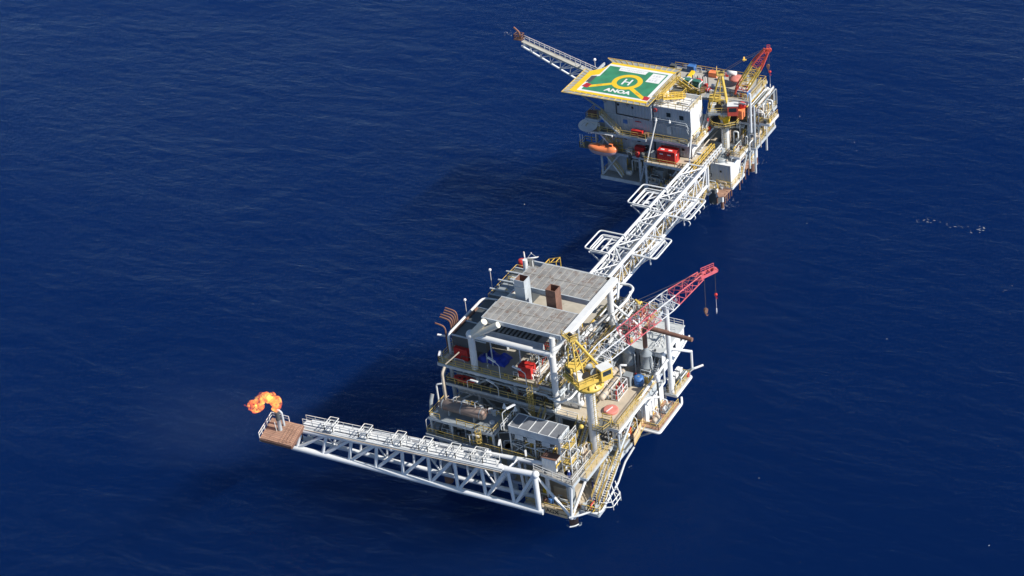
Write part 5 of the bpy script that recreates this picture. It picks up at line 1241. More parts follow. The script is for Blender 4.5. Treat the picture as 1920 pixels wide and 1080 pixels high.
for x in (-39.8,-35,-30):
    for y in (93.5,102): MB().tube((x,y,23.7),(x,y,24.8),.2,8).build('support_post', m_steel, HD)
MB().rail([(-27.9,92.4,25.2),(-27.9,103,25.2)]).box(-28.15,-27.0,92.4,103.4,25.1,25.2).rail([(-27.05,92.4,25.2),(-27.05,103.4,25.2)]).build('access_walkway', m_yrail, HD)
# yellow stairs between helideck and main deck
ys = thing('yellow_stairs', 'zigzag of bright yellow stairs and rails between the helideck corner and the main deck', 'stair', (-26,97,23))
f = MB()
for a,b in (((-27.2,93.2,25.2),(-24.4,98.6,23.4)),((-26.2,93.0,25.2),(-23.6,98.2,23.4)),((-26.6,100.6,25.2),(-22.2,100.9,22.4)),((-26.6,101.6,25.2),(-22.2,101.9,22.4)),((-23.2,101.4,22.6),(-20.6,101.4,23.6))):
    f.bar(a,b,.16,.3); f.rail([a,b],1.05,1.0,.07)
f.build('stair_flight', m_yel, ys)
MB().box(-28,-24.4,98.2,101.8,23.25,23.35).build('landing', m_grate, ys); MB().rail([(-28,98.2,23.35),(-24.4,98.2,23.35),(-24.4,100.4,23.35)],1.1,1.2,.06).rail([(-28,101.8,23.35),(-25,101.8,23.35)],1.1,1.2,.06).build('handrail', m_yel, ys)

# vent boom
VB = thing('vent_boom', 'slender white vent boom with grey walkway reaching left from behind the helideck', 'vent boom', (-46,103,22))
w0 = P(1124,141,23.6); w1 = P(980,76,27.6); d = (w1-w0).normalized(); k = V((-d.y,d.x,0)).normalized()*.75
if k.y < 0: k = -k
wv = MB().slab([w0-k,w0+k,w1+k*.8,w1-k*.8] if ((k*2).cross(w1-w0)).z>0 else [w1-k*.8,w1+k*.8,w0+k,w0-k],.3).build('walkway', m_deckf, VB)
MB().rail([w0+k,w1+k*.8],1.0,1.4,.05).rail([w0-k,w0.lerp(w1,.28)-k],1.0,1.4,.05).build('handrail', m_wrail, wv)
lo0 = P(1086,151,19.2); lo1 = P(978,86,25.6)
u0 = P(1101,136,22.6); u1 = P(982,82,27.2)
for a,b,r in ((lo0,lo1,.24),(u0,u1,.18),(w0+V((0,1.0,-.6)),w1+V((0,.6,-.5)),.16)): MB().tube(a,b,r,8).build('chord', m_wbridge, VB)
for i in range(6):
    a=lo0.lerp(lo1,i/6); b=lo0.lerp(lo1,(i+1)/6); c=u0.lerp(u1,(i+.5)/6); e=(w0+V((0,1,-.6))).lerp(w1+V((0,.6,-.5)),(i+.5)/6)
    for p,q in ((a,c),(c,b),(a,e),(e,b),(c,e)): MB().tube(p,q,.1,6).build('brace', m_wbridge, VB)
MB().tube(u0,P(1060,160,19.2)+V((4,2,0)),.16,8).build('brace', m_wbridge, VB)
tq = P(973,72,28.2); mb=MB()
mb.rail([tq+V((-.9,-.6,0)),tq+V((.9,-.6,0)),tq+V((.9,.8,0)),tq+V((-.9,.8,0)),tq+V((-.9,-.6,0))],1.1,.9,.06).obox(tq-V((0,0,.06)),2.0,1.6,.12)
mb.build('end_basket', m_rust, VB)
MB().path([tq+V((.3,0,0)),tq+V((.2,0,1.6)),P(963,51,30.8)],.2,8,.4).build('vent_pipe', m_rust, VB)
for px,py,h in ((1090,124,2.6),(1097,117,3.0)): tag(MB().path([P(px,py,24.2),P(px,py,24.2+h)],.1,6).build('mast',m_white,None), ('shorter' if h<2.8 else 'taller')+' white pole standing on the vent boom walkway near the helideck','mast')
tag(MB().ball(P(1115,112,24.5),.35,10,8).lathe([(0,.06),(1.6,.05)],P(1115,112,24.5)-V((0,0,1.9)),n=6).build('lamp_globe',m_hat,None),'small white globe lamp beside the vent boom root','lamp')

# lifeboat and davit
lb = thing('lifeboat', 'orange enclosed lifeboat hanging from its davit on the front left of the quarters platform', 'lifeboat', (-40.6,89.2,11))
c = P(1131,280,11.8); Lh = 3.75
def hull(u,v):
    a=-1+2*u; ang=-math.pi/2*1.0+math.pi*(v-.5)*1.0
    w=1.25*max(.0,1-abs(a)**3.2)**.6; dz=-1.4*max(0,1-abs(a)**4)**.8+.25*abs(a)**2
    t=(v-.5)*math.pi
    return (c.x+Lh*a*(1-.06*math.cos(t)), c.y+w*math.sin(t), c.z+.25*abs(a)**2+(dz-.25*abs(a)**2)*math.cos(t)**.8)
MB().grid(24,12,hull).build('hull', m_pinkhull, lb)
def canopy(u,v):
    a=-1+2*u; t=(v-.5)*math.pi; w=1.25*max(0,1-abs(a)**3.2)**.6
    hh=(.95 if a<.45 else 1.3)*max(0,1-abs(a)**5)**.7
    return (c.x+Lh*.985*a, c.y-w*math.sin(t)*.98, c.z+.25*abs(a)**2+hh*max(0,math.cos(t))**.6)
cn=MB().grid(24,12,canopy).build('canopy', m_orange, lb)
MB().box(c.x+1.7,c.x+2.5,c.y-.45,c.y+.45,c.z+1.0,c.z+1.8).build('steering_hood', m_orange, cn); MB().box(c.x+1.75,c.x+2.45,c.y-.48,c.y-.451,c.z+1.3,c.z+1.65).build('window', m_glass, cn)
MB().box(c.x-1.7,c.x-.9,c.y-.3,c.y+.3,c.z+.85,c.z+1.1).box(c.x-.2,c.x+.6,c.y-.3,c.y+.3,c.z+.85,c.z+1.1).build('hatch', m_orange, cn)
MB().path([hull(i/20,.98) for i in range(1,20)],.08,6).build('fender_rope', m_pink, lb)
dv = thing('boat_davit', 'white bent davit arms holding the orange lifeboat', 'davit', (-41,92,11.3))
for x in (c.x-2.6,c.x+2.4): MB().path([(x,92.6,11.3),(x,92.4,15.0),(x,90.6,15.6),(x,c.y,15.3)],.18,8,.7).build('arm', m_white, dv); MB().tube((x,c.y,15.2),(x,c.y,c.z+1.2),.05,5).build('fall_wire', m_rope, dv)
MB().tube((c.x-2.6,90.6,15.6),(c.x+2.4,90.6,15.6),.14,8).build('tie_bar', m_white, dv)
cp=thing('boat_platform','yellow railed lifeboat boarding platform left of the lifeboat','platform',(-45,91.5,11.3))
bx('floor',m_grate,cp,-46.2,-43.1,90.6,93.4,11.2,11.3); MB().rail([(-43.1,93.4,11.3),(-46.1,93.4,11.3),(-46.1,90.7,11.3),(-45,90.7,11.3)],1.2,1.2,.05).build('handrail',m_yrail,cp)
for x in (-46,-45.4): MB().tube((x,91,11.3),(x,91,14.2),.08,6).build('pole',m_white,cp)
cage=thing('yellow_cage','yellow tubular winch cage right of the lifeboat','cage',(-36.6,90.6,11.4))
f=MB(); a=P(1164,279,11.4)
for x in (-.7,.7):
    for y in (-.6,.6): f.bar(a+V((x,y,0)),a+V((x,y,2.8)),.13,.13)
for z in (.1,.9,1.7,2.8):
    for y in (-.6,.6): f.bar(a+V((-.7,y,z)),a+V((.7,y,z)),.11,.11)
    for x in (-.7,.7): f.bar(a+V((x,-.6,z)),a+V((x,.6,z)),.11,.11)
f.bar(a+V((-.7,-.6,0)),a+V((.7,-.6,2.8)),.1,.1); f.build('frame',m_yel,cage); MB().lathe([(-.5,.4),(.5,.4)],a+V((0,0,1.2)),(1,0,0),12).build('winch_drum',m_steel,cage)
dish('large white satellite dish tilted upward on the left side of the quarters platform', P(1104,250,14.8), 2.1, (.1,-.22,1))
for px,py,l,z in ((1181,283,'white life raft canister on the railing right of the yellow cage',11.9),(1180,324,'white drum lying on the lowest front deck under the quarters platform',5.6)):
    a=P(px,py,z); drum(l,a-V((.65,0,0)),.55,1.3,m_white,(1,0,0),'raft_canister','canister')
# red boxes etc on the far platform
a=P(1232,299,11.92); rb=container('large bright red box container with white markings on the front deck of the quarters platform', -26.6,-22.6,89.6,91.8,11.95,14.7, m_red, True)
container('dark red box in shade against the quarters wall behind the white canister', -32.9,-30.9,91.4,92.3,11.35,13.4, m_red)
cabinet('grey gas bottle cage left of the bright red container', -28.3,-27.2,89.7,90.8,11.95,13.6, m_steel,'bottle_cage','cage')
for i,(x,m_) in enumerate(((-31.5,m_red),(-30.4,m_dark),(-33.4,m_dark))): drum(('red drum on the railing left of the sloping white brace','dark drum beside the red drum in front of the quarters wall','dark drum nearest the white canister')[i],(x,90.0 if i else 89.9,11.95 if i<2 else 11.4),.42,1.1,m_)
bx('locker', m_red, FP, -33.6,-31.0,91.5,92.2,16.05,17.3)
bx('locker', m_rust, FP, -30.6,-29.6,91.4,92.2,16.1,17.0)
# main deck gear
container('small blue box container at the back rail of the far main deck', -29.4,-27.9,111.6,112.9,22.02,23.4, m_blue, name='blue_container')
a=P(1345,143,22); container('small orange box container at the back rail of the far main deck', a.x-1.6,a.x+.1,a.y-.9,a.y+.3,22.02,23.1, m_orange, name='orange_container')
gs=thing('engine_skid','dark green engine skid with pale bent pipes on the far main deck','engine',(-24.6,104.6,22))
bx('skid_base',m_rust,gs,-27.4,-22.2,103.0,106.2,22.02,22.3)
for i,x in enumerate((-26.4,-24.0)): MB().lathe([(-.9,.5),(-.8,.75),(.8,.75),(.9,.5)],(x,104.8,23.2),(1,0,0),14).build('engine_body',m_green,gs); MB().box(x-.8,x+.8,104.2,105.4,23.6,24.2).build('engine_head',m_green,gs)
for x in (-27.2,-25.4,-22.9): MB().path([(x,103.6,22.2),(x,103.4,24.0),(x+.5,104.4,24.4)],.15,8,.5).build('exhaust_bend',m_white,gs)
MB().ball((-24.4,106.6,23.1),.8,10,8,(1.3,.7,.7)).build('red_cover',m_red,gs)
for i in range(7): MB().tube((-26.2+.6*i,107.4+.2*(i%2),22.02),(-26.2+.6*i,107.4+.2*(i%2),23.8),.13,6).build('upright_pipe',(m_dark,m_white)[i%2],gs)
sb=thing('windbreak_box','long brown topped dark box in front of the green engine skid','box',(-24.6,102.3,22))
MB().box(-27.2,-22.0,101.7,102.6,22.02,23.5).build('side',m_dark,sb); MB().box(-27.3,-21.9,101.6,102.7,23.5,23.6).build('lid',m_tan2,sb)
pl_=thing('brown_tray','flat brown waste tray in front of the dark box','tray',(-25,100,22)); bx('tray',m_rust,pl_,-27.6,-21.8,100.75,101.6,22.02,22.5); bx('load',m_pinkhull,pl_,-26.8,-24.6,100.9,101.5,22.5,22.8)
yb_=P(1292,140,22); yp=thing('yellow_beam','yellow lifting beam leaning over the far main deck behind the engine skid','beam',yb_); MB().bar(P(1288,150,22.4),P(1300,134,22.6),.8,.5).build('beam',m_hyel,yp); MB().bar(P(1289,151,22.05),P(1289,151,23.4),.3,.3).build('leg',m_yel,yp)
pd2=thing('reel_cover','faded pink round raised cover on the far main deck behind the red crane boom','cover',(-18,110,22)); a=P(1381,149,23.3); MB().lathe([(0,1.1),(.1,1.55),(.4,1.55),(.5,.4)],a,n=26).build('disc',m_pink,pd2); MB().tube(V((a.x,a.y,22)),a,.3,10).build('stem',m_steel,pd2)
wt=thing('white_tank','white horizontal tank on a stand at the back rail of the far main deck','tank',(-18.5,112,22)); a=P(1372,137,24); MB().lathe([(-1.1,.2),(-1.05,.5),(1.05,.5),(1.1,.2)],a,(1,0,0),14).build('shell',m_hat,wt)
for x in (-.6,.6): MB().tube(V((a.x+x,a.y,22)),V((a.x+x,a.y,24)),.14,6).build('leg',m_white,wt)
cabinet('dark grey low cabinet right of the white tank on the far main deck', -16.6,-15.2,111.4,112.6,22.02,23.0, m_steel)
for i,(px,py) in enumerate(((1268,139),(1263,131),(1330,171),(1307,158))): cabinet(('black winch box beside the blue container','dark box in the corner of the far main deck by the helideck net','small red toolbox on the far main deck','dark blue grey box at the right end of the green engine skid')[i],*(lambda q:(q.x-.6,q.x+.6,q.y-.5,q.y+.5))(P(px,py,22)),22.02,(22.9,23.2,22.4,23.2)[i],(m_dark,m_dark,m_red,m_steel)[i],'deck_box','box')
MB().box(-21.2,-20.4,101.8,112,22.01,22.1).build('cable_tray', m_steel, FP)
# crane two
ct=P(1438,93,32.5)
crane('yellow pedestal crane with red and yellow boom standing beside the far quarters cabins', (-16,101), 5.3, 20.6, (ct.x+14.6,ct.y-105.2), P(1384,176,22.4), ct, None,
      ((0,.2,m_redc),(.2,.64,m_ycrane),(.64,.98,m_redc)), 2.1, (-16.4,101.2,29.0), 2.2,
      hooks=((.3,3.6,'block'),(1.0,5.2,'ball')), cabm=m_redc, bodym=m_ycrane, wht=m_white, ringr=1.25, mast=.8, sdm=m_steel, cr=.2, hd_=.4)
C2=bpy.data.objects['pedestal_crane.001']
oc=[(-16+3.3*math.cos(math.pi*(i+.5)/4),101+3.3*math.sin(math.pi*(i+.5)/4)) for i in range(8)]
o=MB().prism(oc,17.4,17.55).build('octagon_walkway',m_grate,C2); MB().rail([(*q,17.55) for q in oc+oc[:1]],1.1,1.4,.06).build('handrail',m_yrail,o)
MB().ball((-15.4,100.4,18.4),.8,12,8,(1,1,1.2)).build('yellow_motor',m_hyel,C2)
MB().box(-13.4,-12.2,101.5,103.5,18.4,20.4).build('orange_guard',m_orange,C2); MB().ball((-12.8,103.2,21),.9,10,8).build('red_winch_cover',m_red,C2)
tag(MB().path([(-9.7,100.4,16.4),(-9.7,100.4,25.6)],.26,10).build('boom_rest_post',m_white,None),"tall white post on the far platform's right edge under the red and yellow boom",'post')
# right side modules
md=thing('process_module','white framed process module crowded with pipes on the far right deck edge','module',(-12,108,16.6))
f=MB()
for x in (-14,-9.6):
    for y in (104.2,108,112.4): f.bar((x,y,11.7),(x,y,21.4),.22,.22)
for z in (16.4,21.2):
    for x in (-14,-9.6): f.bar((x,104.2,z),(x,112.4,z),.22,.25)
f.build('frame',m_white,md)
R7=random.Random(13)
for i in range(34):
    x=R7.uniform(-14,-9.6); y=R7.uniform(102.4,112); z0=11.7 if y<103.5 else R7.choice((11.7,16.7)); z=z0+R7.uniform(.8,3.6); L=R7.uniform(.8,2.6); dx,dy=R7.choice(((1,0),(0,1),(-1,0),(0,-1)))
    tb('pipe', R7.choice((m_white,m_white,m_beige,m_grey,m_steel,m_yel)), FP, [(x,y,z0),(x,y,z),(x+dx*L,y+dy*L,z),(x+dx*L,y+dy*L,z0)], R7.uniform(.08,.18), 6, .3)
for i in range(10):
    x=-11.2+.35*i; tb('pipe',(m_white,m_yel,m_beige,m_white,m_steel)[i%5],FP,[(x-1,103.2,20.8-.2*(i%3)),(x-1,112.6,20.8-.2*(i%3)),(x-1,112.8,17)],.14,6,.4)
gw=thing('gangway','brown decked gangway with yellow rails sloping down the right side of the far main deck','gangway',(-10,107,19)); MB().bar(P(1432,156,21.6),P(1404,204,19.0),1.3,.14).build('deck_strip',m_rust,gw); MB().rail([P(1427,154,21.6),P(1399,202,19.0)],1.1,1.2,.06).rail([P(1437,158,21.6),P(1409,206,19.0)],1.1,1.2,.06).build('handrail',m_yrail,gw)
for i in range(3): tb('pipe',m_white,FP,[P(1440+3*i,164+2*i,21),P(1418+5*i,196+3*i,19)],.22,8)
o=deck(FP,[(-9.1,103.6),(-6.9,103.6),(-6.9,108.4),(-9.1,108.4)],17.2,m_tan2,edge=m_white); MB().rail([(-9.1,103.7,17.2),(-7,103.7,17.2),(-7,108.3,17.2)]).build('handrail',m_yrail,o)
bk=thing('mesh_screen','dark mesh sided box on the right of the far platform below the pipe module','screen',(-12,104,13)); MB().slab([P(1398,243,13.2),P(1418,243,13.2),P(1418,243,13.2)+V((0,0,2.8)),P(1398,243,13.2)+V((0,0,2.8))],.5).build('mesh',m_dark,bk); MB().bar(P(1398,243,14.6)+V((0,-.1,0)),P(1418,243,14.6)+V((0,-.1,0)),.1,.12).build('rail',m_white,bk)
ts_=thing('tan_screen','tan louvred screen board beside the far crane pedestal','screen',(-13.4,99,12)); MB().slab([P(1367,270,11.6),P(1380,254,11.6),P(1380,254,11.6)+V((0,0,2.8)),P(1367,270,11.6)+V((0,0,2.8))],.12).build('board',M('tan_louvre',(.52,.40,.31),.7,corr=.5),ts_)
drum('white horizontal vent drum right of the far crane pedestal', P(1377,236,14.6), .42, 2.2, m_white,(1,.1,0),'vent_drum','drum')
vessel('small tank nearly hidden under the right deck of the far platform',(-11,103.5,12.6),(-11,107.5,12.6),.6,m_beige,'small_vessel','vessel')
for i,(x,y) in enumerate(((-13.5,103.2),(-13.2,105.6),(-12.8,108.4),(-11,110))): pump(f'pale pump set on the middle right deck of the far platform, {("nearest the bridge","second from the bridge","third from the bridge","farthest from the bridge")[i]}',(x,y,11.65),.7*i,(m_white,m_beige,m_grey,m_white)[i],'pumps on the far platform')
MB().tube((-14.6,99.6,10.3),(-14.6,99.6,11.4),.55,12).build('caisson',m_beige,FP)
# lower right cabin, boat landing, piles
c2=thing('switch_cabin','white cabin with one small dark window on the lower right deck of the far platform','cabin',(-14.8,97,5.2))
bx('wall',m_corr,c2,-17.4,-12.8,95.9,101.2,5.25,9.9); bx('sunlit_side_skin',m_corrw,c2,-12.8,-12.72,95.9,101.2,5.25,9.9); MB().box(-17.5,-12.65,95.8,101.3,9.9,10.05).build('roof',m_hwhite,c2); wall_windows(c2,[(-15.0,95.88,8.3)],w=.5,h=.5)  # front painted in the shade tone, right face skinned white as if sunlit
MB().lathe([(0,1.5),(.5,1.45),(.6,.3)],(-15.8,97.6,10.06),n=20).build('roof_hatch',m_steel,c2)
vessel('dark rusty pipe drum on the roof of the lower right cabin',(-14.6,98.4,11),(-12.6,99.6,11),.3,m_rust,'pipe_drum','vessel',saddle=False)
bl=thing('boat_landing','rusty plank boat landing with white fender posts low over the water','boat landing',(-15.4,96,2.6))
MB().slab([P(1337,344,4.7),P(1347,369,4.7),P(1358,368,4.7),P(1376,350,4.7),P(1370,338,4.7)][::1],.2).build('plank_deck',m_plank,bl)
MB().slab([P(1380,336,4.7),P(1388,331,4.7),P(1411,302,4.7),P(1400,298,4.7)],.2).build('plank_deck',m_plank,bl)
for px,py in ((1359,364),(1363,359),(1367,355),(1371,350),(1391,326),(1397,319),(1403,311)): a=P(px,py,4.7); MB().tube(a+V((.05,0,.1)),V((a.x,a.y,2.4)),.13,8).build('fender_post',m_rust,bl)
for px,py,zt_,r,mt in ((1355,389,5.2,.33,m_white),(1344,380,3.6,.28,m_white),(1387,353,4,.14,m_beige),(1417.5,305,5.4,.42,m_white),(1406,300,7.5,.3,m_white)):
    a=P(px,py,0); o=MB().tube(a-V((0,0,.3)),a+V((0,0,zt_)),r,12).build('fender_pile',mt,None); MB().tube(a-V((0,0,.1)),a+V((0,0,1.5)),r+.02,12).build('splash_zone',m_rust,o)
    tag(o,{1355:'white fender pile with orange foot nearest the bridge at the boat landing',1344:'short white fender pile behind the boat landing, under the bridge end',1387:'thin pale pipe hanging down to the sea right of the lower cabin',1417.5:'white and rusty pile standing alone at the far right of the platform',1406:'white pile just left of the lone rusty pile at the far right'}[px],'pile')
MB().tube((-17.2,97,-.3),(-17.2,97,5),1.3,16).build('caisson',m_dark,FP)
bs=thing('bridge_support','white trestle legs carrying the far end of the link bridge','trestle',(-16.5,92.2,5.2))
for x,r in ((-17.4,.26),(-16.4,.3)): MB().tube((x,92.2,5.2),(x+.2,92.0,14.2),r,10).build('leg',m_white,bs)
MB().bar((-18.4,92,14.2),(-15.6,92,14.2),.5,.5).tube((-19.5,92.4,9.6),(-17.4,92.2,7),.22,8).build('crosshead',m_white,bs)
gy=thing('bridge_gangway','gangway of white lattice and yellow rails joining the link bridge to the far platform','gangway',(-13.3,84,16.6))
bx('floor',m_tan2,gy,-14.6,-12.2,79.2,91.0,16.5,16.62)
f=MB().rail([(-12.25,79.4,16.62),(-12.25,91,16.62)],1.5,1.3,.08); 
for i in range(9): f.bar((-12.25,79.4+1.3*i,16.7),(-12.25,80.7+1.3*i,18.1),.1,.1)
f.build('lattice_panel',m_white,gy); MB().rail([(-14.55,79.4,16.62),(-14.55,91,16.62)],1.2,1.3,.07).rail([(-13.9,79.4,16.62),(-13.9,91,16.62)],1.2,1.3,.07).build('handrail',m_yel,gy)
for y in (80,84,88): MB().bar((-14.6,y,16.3),(-12.2,y,16.3),.25,.35).build('cross_beam',m_white,gy)
for i in range(4): tb('pipe',m_white,gy,[(-15.2-.5*i,79,17-.4*i),(-15.2-.5*i,89,14.5-.4*i),(-15.2-.5*i,92,13-.3*i)],.2,8,.5)
st=thing('access_stair','yellow railed stair from the lower right deck down to the boat landing','stair',(-16,93,3)); staircase(st,(-16.9,88.6,3.4),(-16.9,91.4,5.2),.9,(1,0,0),m_tan2)
MB().box(-40.6,-36.0,92.8,93.0,5.3,11).build('lower_wall', m_corr, FP)
# low front barge like deck with small things
bx('plank_front',m_plank,FP,-31.6,-26.4,89.05,89.12,3.4,4.4)
for i,(px,py) in enumerate(((1216,337),(1222,339),(1227,340))): a=P(px,py,4.45); drum(('white can on the low front deck, leftmost of three','white can on the low front deck, middle of three','white can on the low front deck, rightmost of three')[i],a,.32,.8,m_white,group='white cans')
a=P(1210,336,4.45); tag(MB().path([a,a+V((0,0,2.2)),a+V((.8,.3,3.6))],.1,6,.3).build('vent_pipe',m_grey,None),'grey bent vent pipe on the low front deck beside the white cans','vent pipe')
cabinet('dark blue grey tank box in the shade under the red container deck', -28.9,-27.4,93,95,4.45,7.4,m_steel,'tank_box','tank')
for i,x in enumerate((-25,-21.5)): pump(('dark pump set in the shade under the bright red container, left','dark pump set in the shade under the bright red container, right')[i],(x,95,5.25),.4,m_steel,'pumps on the far platform')
person('person in white coverall on the upper left stair landing of the quarters platform', (-41.3,91.6,15.75), 2.6, m_coverw)
# far-side details right of cabins
for i in range(5): tb('pipe',(m_white,m_yel,m_grey,m_white,m_beige)[i],FP,[(-19.6+.35*i,93+.4*i,12.6+.5*i),(-19.6+.35*i,103,12.6+.5*i)],.13,6)
staircase(FP,(-19.2,97.5,16.4),(-19.2,102.8,21.4),.9,(1,0,0),m_white,m_wrail)
lifebuoy('red and white ring buoy on the stair right of the quarters cabins',(-18.4,98,19.2),1,0)
cabinet('red hose cabinet behind the quarters cabins beside the far crane',-19.6,-18.6,101.4,102.4,20.0,21.6,m_red,'hose_cabinet','cabinet')
ball_lamp('white lamp globe on the far right corner of the quarters platform',P(1443,205,18),1.2)
tag(MB().ball(P(1403,158,22.5),.7,10,8,(1,1,.7)).build('white_cover',m_hat,None),'white domed cover at the right end of the far main deck','cover')
cabinet('blue and white machine under the red and yellow boom on the far main deck',-14.6,-12.2,104.6,106.2,22.02,23.4,m_blue,'blue_machine','machine',m_white)
# ================================================================== fine pipework too small and too much to count, one mass per platform
def fine_pipework(par, zones, seed):
    R = random.Random(seed); mb = MB(); mats = [m_white, m_grey, m_beige, m_steel, m_yel, m_rust, m_dark, m_red]
    wts = [9,7,5,5,3,2,4,.6]
    for (x0,x1,y0,y1,z0,z1,n,ax) in zones:
        for i in range(n):
            mb.cur = R.choices(range(8), wts)[0]
            x,y = R.uniform(x0,x1), R.uniform(y0,y1); k = R.random(); h = R.uniform(.4,1)*(z1-z0)
            if k < .45:
                L = R.uniform(.5,2.4); d = R.choice(ax); dx,dy = (L,0) if d == 'x' else (0,L)
                if x+dx > x1: dx = -dx
                if y+dy > y1: dy = -dy
                pts = [(x,y,z0),(x,y,z0+h),(x+dx,y+dy,z0+h)] + ([(x+dx,y+dy,z0+h*R.uniform(0,.7))] if R.random() < .6 else [])
                mb.path(pts, R.uniform(.045,.12), 5, .15, 2)
            elif k < .62:
                s = R.uniform(.25,.8); mb.obox((x,y,z0+s*.6),s,s*R.uniform(.6,1.4),s*1.2,R.choice((0,0,.3)))
            elif k < .76:
                mb.path([(x,y,z0),(x,y,z0+h*.6)],.05,5).lathe([(-.03,.2),(.03,.2)],(x,y,z0+h*.6),R.choice(((1,0,0),(0,1,0),(0,0,1))),9)
            elif k < .88:
                r = R.uniform(.15,.4); mb.lathe([(0,r),(h*.5,r),(h*.5+r*.5,r*.4)],(x,y,z0),n=9)
            else:
                L = R.uniform(.8,2.6); d = R.choice(ax); q = (L,0) if d == 'x' else (0,L)
                a = V((x,y,z0)); b = V((min(x1,x+q[0]),min(y1,y+q[1]),z0))
                if (b-a).length > .4: mb.cur = R.choice((4,0)); mb.rail([a,b],1.05,1.0,.035)
    return tag(mb.build('fine_pipework', mats, par), kind='stuff')
fine_pipework(NP, [(-5.4,-2.2,3.4,19.5,20.1,21.6,70,'xy'),(-2.4,3.6,6,14,16.05,18.4,75,'xy'),(-1.8,5.4,-8.6,-1.4,11.05,13.4,95,'xy'),(-7.4,1.8,-7,-4.2,11.05,13.6,60,'x'),
    (-24,-3.2,1.9,4.5,15.25,16.9,90,'x'),(-23.2,-10.9,-7.4,-2.6,11.05,13.4,60,'xy'),(-23.4,-11,-1.8,.6,11.05,13.8,60,'x'),(-22.6,-11,-3.2,-2.4,14.42,15.6,16,'x'),
    (-16,-9,8.9,12.9,24.5,26.2,40,'xy'),(-11.8,-6.3,8.9,12.9,20.05,23.6,60,'xy'),(-5.8,-1.6,8.9,12.9,20.1,23.8,60,'xy'),(-12,-6.4,14,19.5,20.05,22.6,40,'xy'),(-25.2,-7,1.0,3.0,20.05,21.2,18,'x'),(-11,-6.6,5.6,9,20.05,22,30,'xy'),(6.8,9.2,1.6,7.2,11.05,12.8,34,'y'),(6.8,12.6,8,15.2,11.05,12.6,30,'y'),(10.1,12.2,16.2,21.8,12.65,14.2,34,'y'),
    (-5.2,3.8,20.6,28.4,20.1,22.6,95,'xy'),(5.2,9.4,12.8,14.2,16.05,18,14,'x'),(3.4,9.4,16.8,25.2,20.45,21.4,22,'xy'),(-3.4,5.4,-10.4,-8,4.05,6,22,'x'),(6.3,9.4,-9.2,-6.7,4.45,5.4,18,'xy'),(-24,-17.6,16,26,24.45,25.4,26,'x'),(4.2,9,-.1,1.2,16.05,17,10,'x')], 5)
fine_pipework(FP, [(-19.4,-18.5,93,103,16.35,18.4,24,'y'),(-18.2,-17.2,93.6,101,5.3,9,20,'y'),(-18,-10,102.6,112.6,11.65,15,110,'xy'),(-18,-9.4,104,112.6,16.65,20.6,110,'xy'),(-9,-7.1,103.8,108.2,17.25,19,24,'y'),
    (-13.4,-11.6,98,102,11.45,13.4,22,'y'),(-26,-14.5,91.8,93.4,5.25,7.4,40,'x'),(-31,-27,89.6,93,4.45,7,36,'x'),(-31,-20,93,99,5.25,9.6,60,'x'),(-41,-32,93.2,99,5.25,9,30,'x'),(-35.6,-29.9,91.3,92.3,11.35,13.2,26,'x'),
    (-29,-21,104.2,108,22.05,23.2,34,'xy'),(-21,-12,103.8,105.6,22.05,23.2,24,'x'),(-27.5,-20.8,98.8,101,20.1,23.4,44,'xy'),(-28.5,-20.6,95,98.4,23.25,23.9,14,'x'),(-20,-18.3,104,112,20,21.8,24,'y'),(-16.6,-12.6,94.8,100,10.4,11.2,16,'xy'),(-32,-19,112.2,113,22.05,22.9,18,'x'),(-15.2,-13.6,102,112,3.1,6,44,'y'),(-14,-12.4,100.4,101.4,5.3,8,12,'x'),(-15.3,-12.4,94.4,95.2,5.25,6.4,8,'x')], 9)
# ================================================================== SEA, SKY, LIGHT, CAMERA
mw, nt, pb = nodes('deep_sea_water'); N = nt.nodes.new
tc = N('ShaderNodeTexCoord')
def wave(scale, sx, sy, rz, det, rough=.55, dist=0.0):
    mp = N('ShaderNodeMapping'); mp.inputs['Rotation'].default_value = (0,0,rz); mp.inputs['Scale'].default_value = (sx,sy,1); lk(nt, tc.outputs['Object'], mp.inputs['Vector'])
    n = N('ShaderNodeTexNoise'); n.inputs['Scale'].default_value = scale; n.inputs['Detail'].default_value = det; n.inputs['Roughness'].default_value = rough; n.inputs['Distortion'].default_value = dist
    lk(nt, mp.outputs[0], n.inputs['Vector']); return n.outputs['Fac']
def mul(a,k):
    m = N('ShaderNodeMath'); m.operation = 'MULTIPLY'; lk(nt,a,m.inputs[0])
    if isinstance(k,(int,float)): m.inputs[1].default_value = k
    else: lk(nt,k,m.inputs[1])
    return m.outputs[0]
def add(a,b):
    m = N('ShaderNodeMath'); m.operation = 'ADD'; lk(nt,a,m.inputs[0]); lk(nt,b,m.inputs[1]); return m.outputs[0]
W1 = wave(.07,.6,1.3,WAVE_RZ,5,.6,.5) ; W2 = wave(.26,.6,1.25,WAVE_RZ+.35,6,.66,.4); W3 = wave(1.1,.8,1.2,WAVE_RZ-.2,5,.68)
gust = N('ShaderNodeMapRange'); gust.inputs[1].default_value = .35; gust.inputs[2].default_value = .65; gust.inputs[3].default_value = .8; gust.inputs[4].default_value = 1.35; lk(nt,wave(.013,.6,1.2,.5,3,.55,.6),gust.inputs[0])
H = mul(add(add(mul(W1,WH[0]),mul(W2,WH[1])),mul(W3,WH[2])),gust.outputs[0])
bp = N('ShaderNodeBump'); bp.inputs['Strength'].default_value = 1; bp.inputs['Distance'].default_value = 1; lk(nt,H,bp.inputs['Height'])
nt.nodes.remove(pb); OUT = nt.nodes['Material Output']
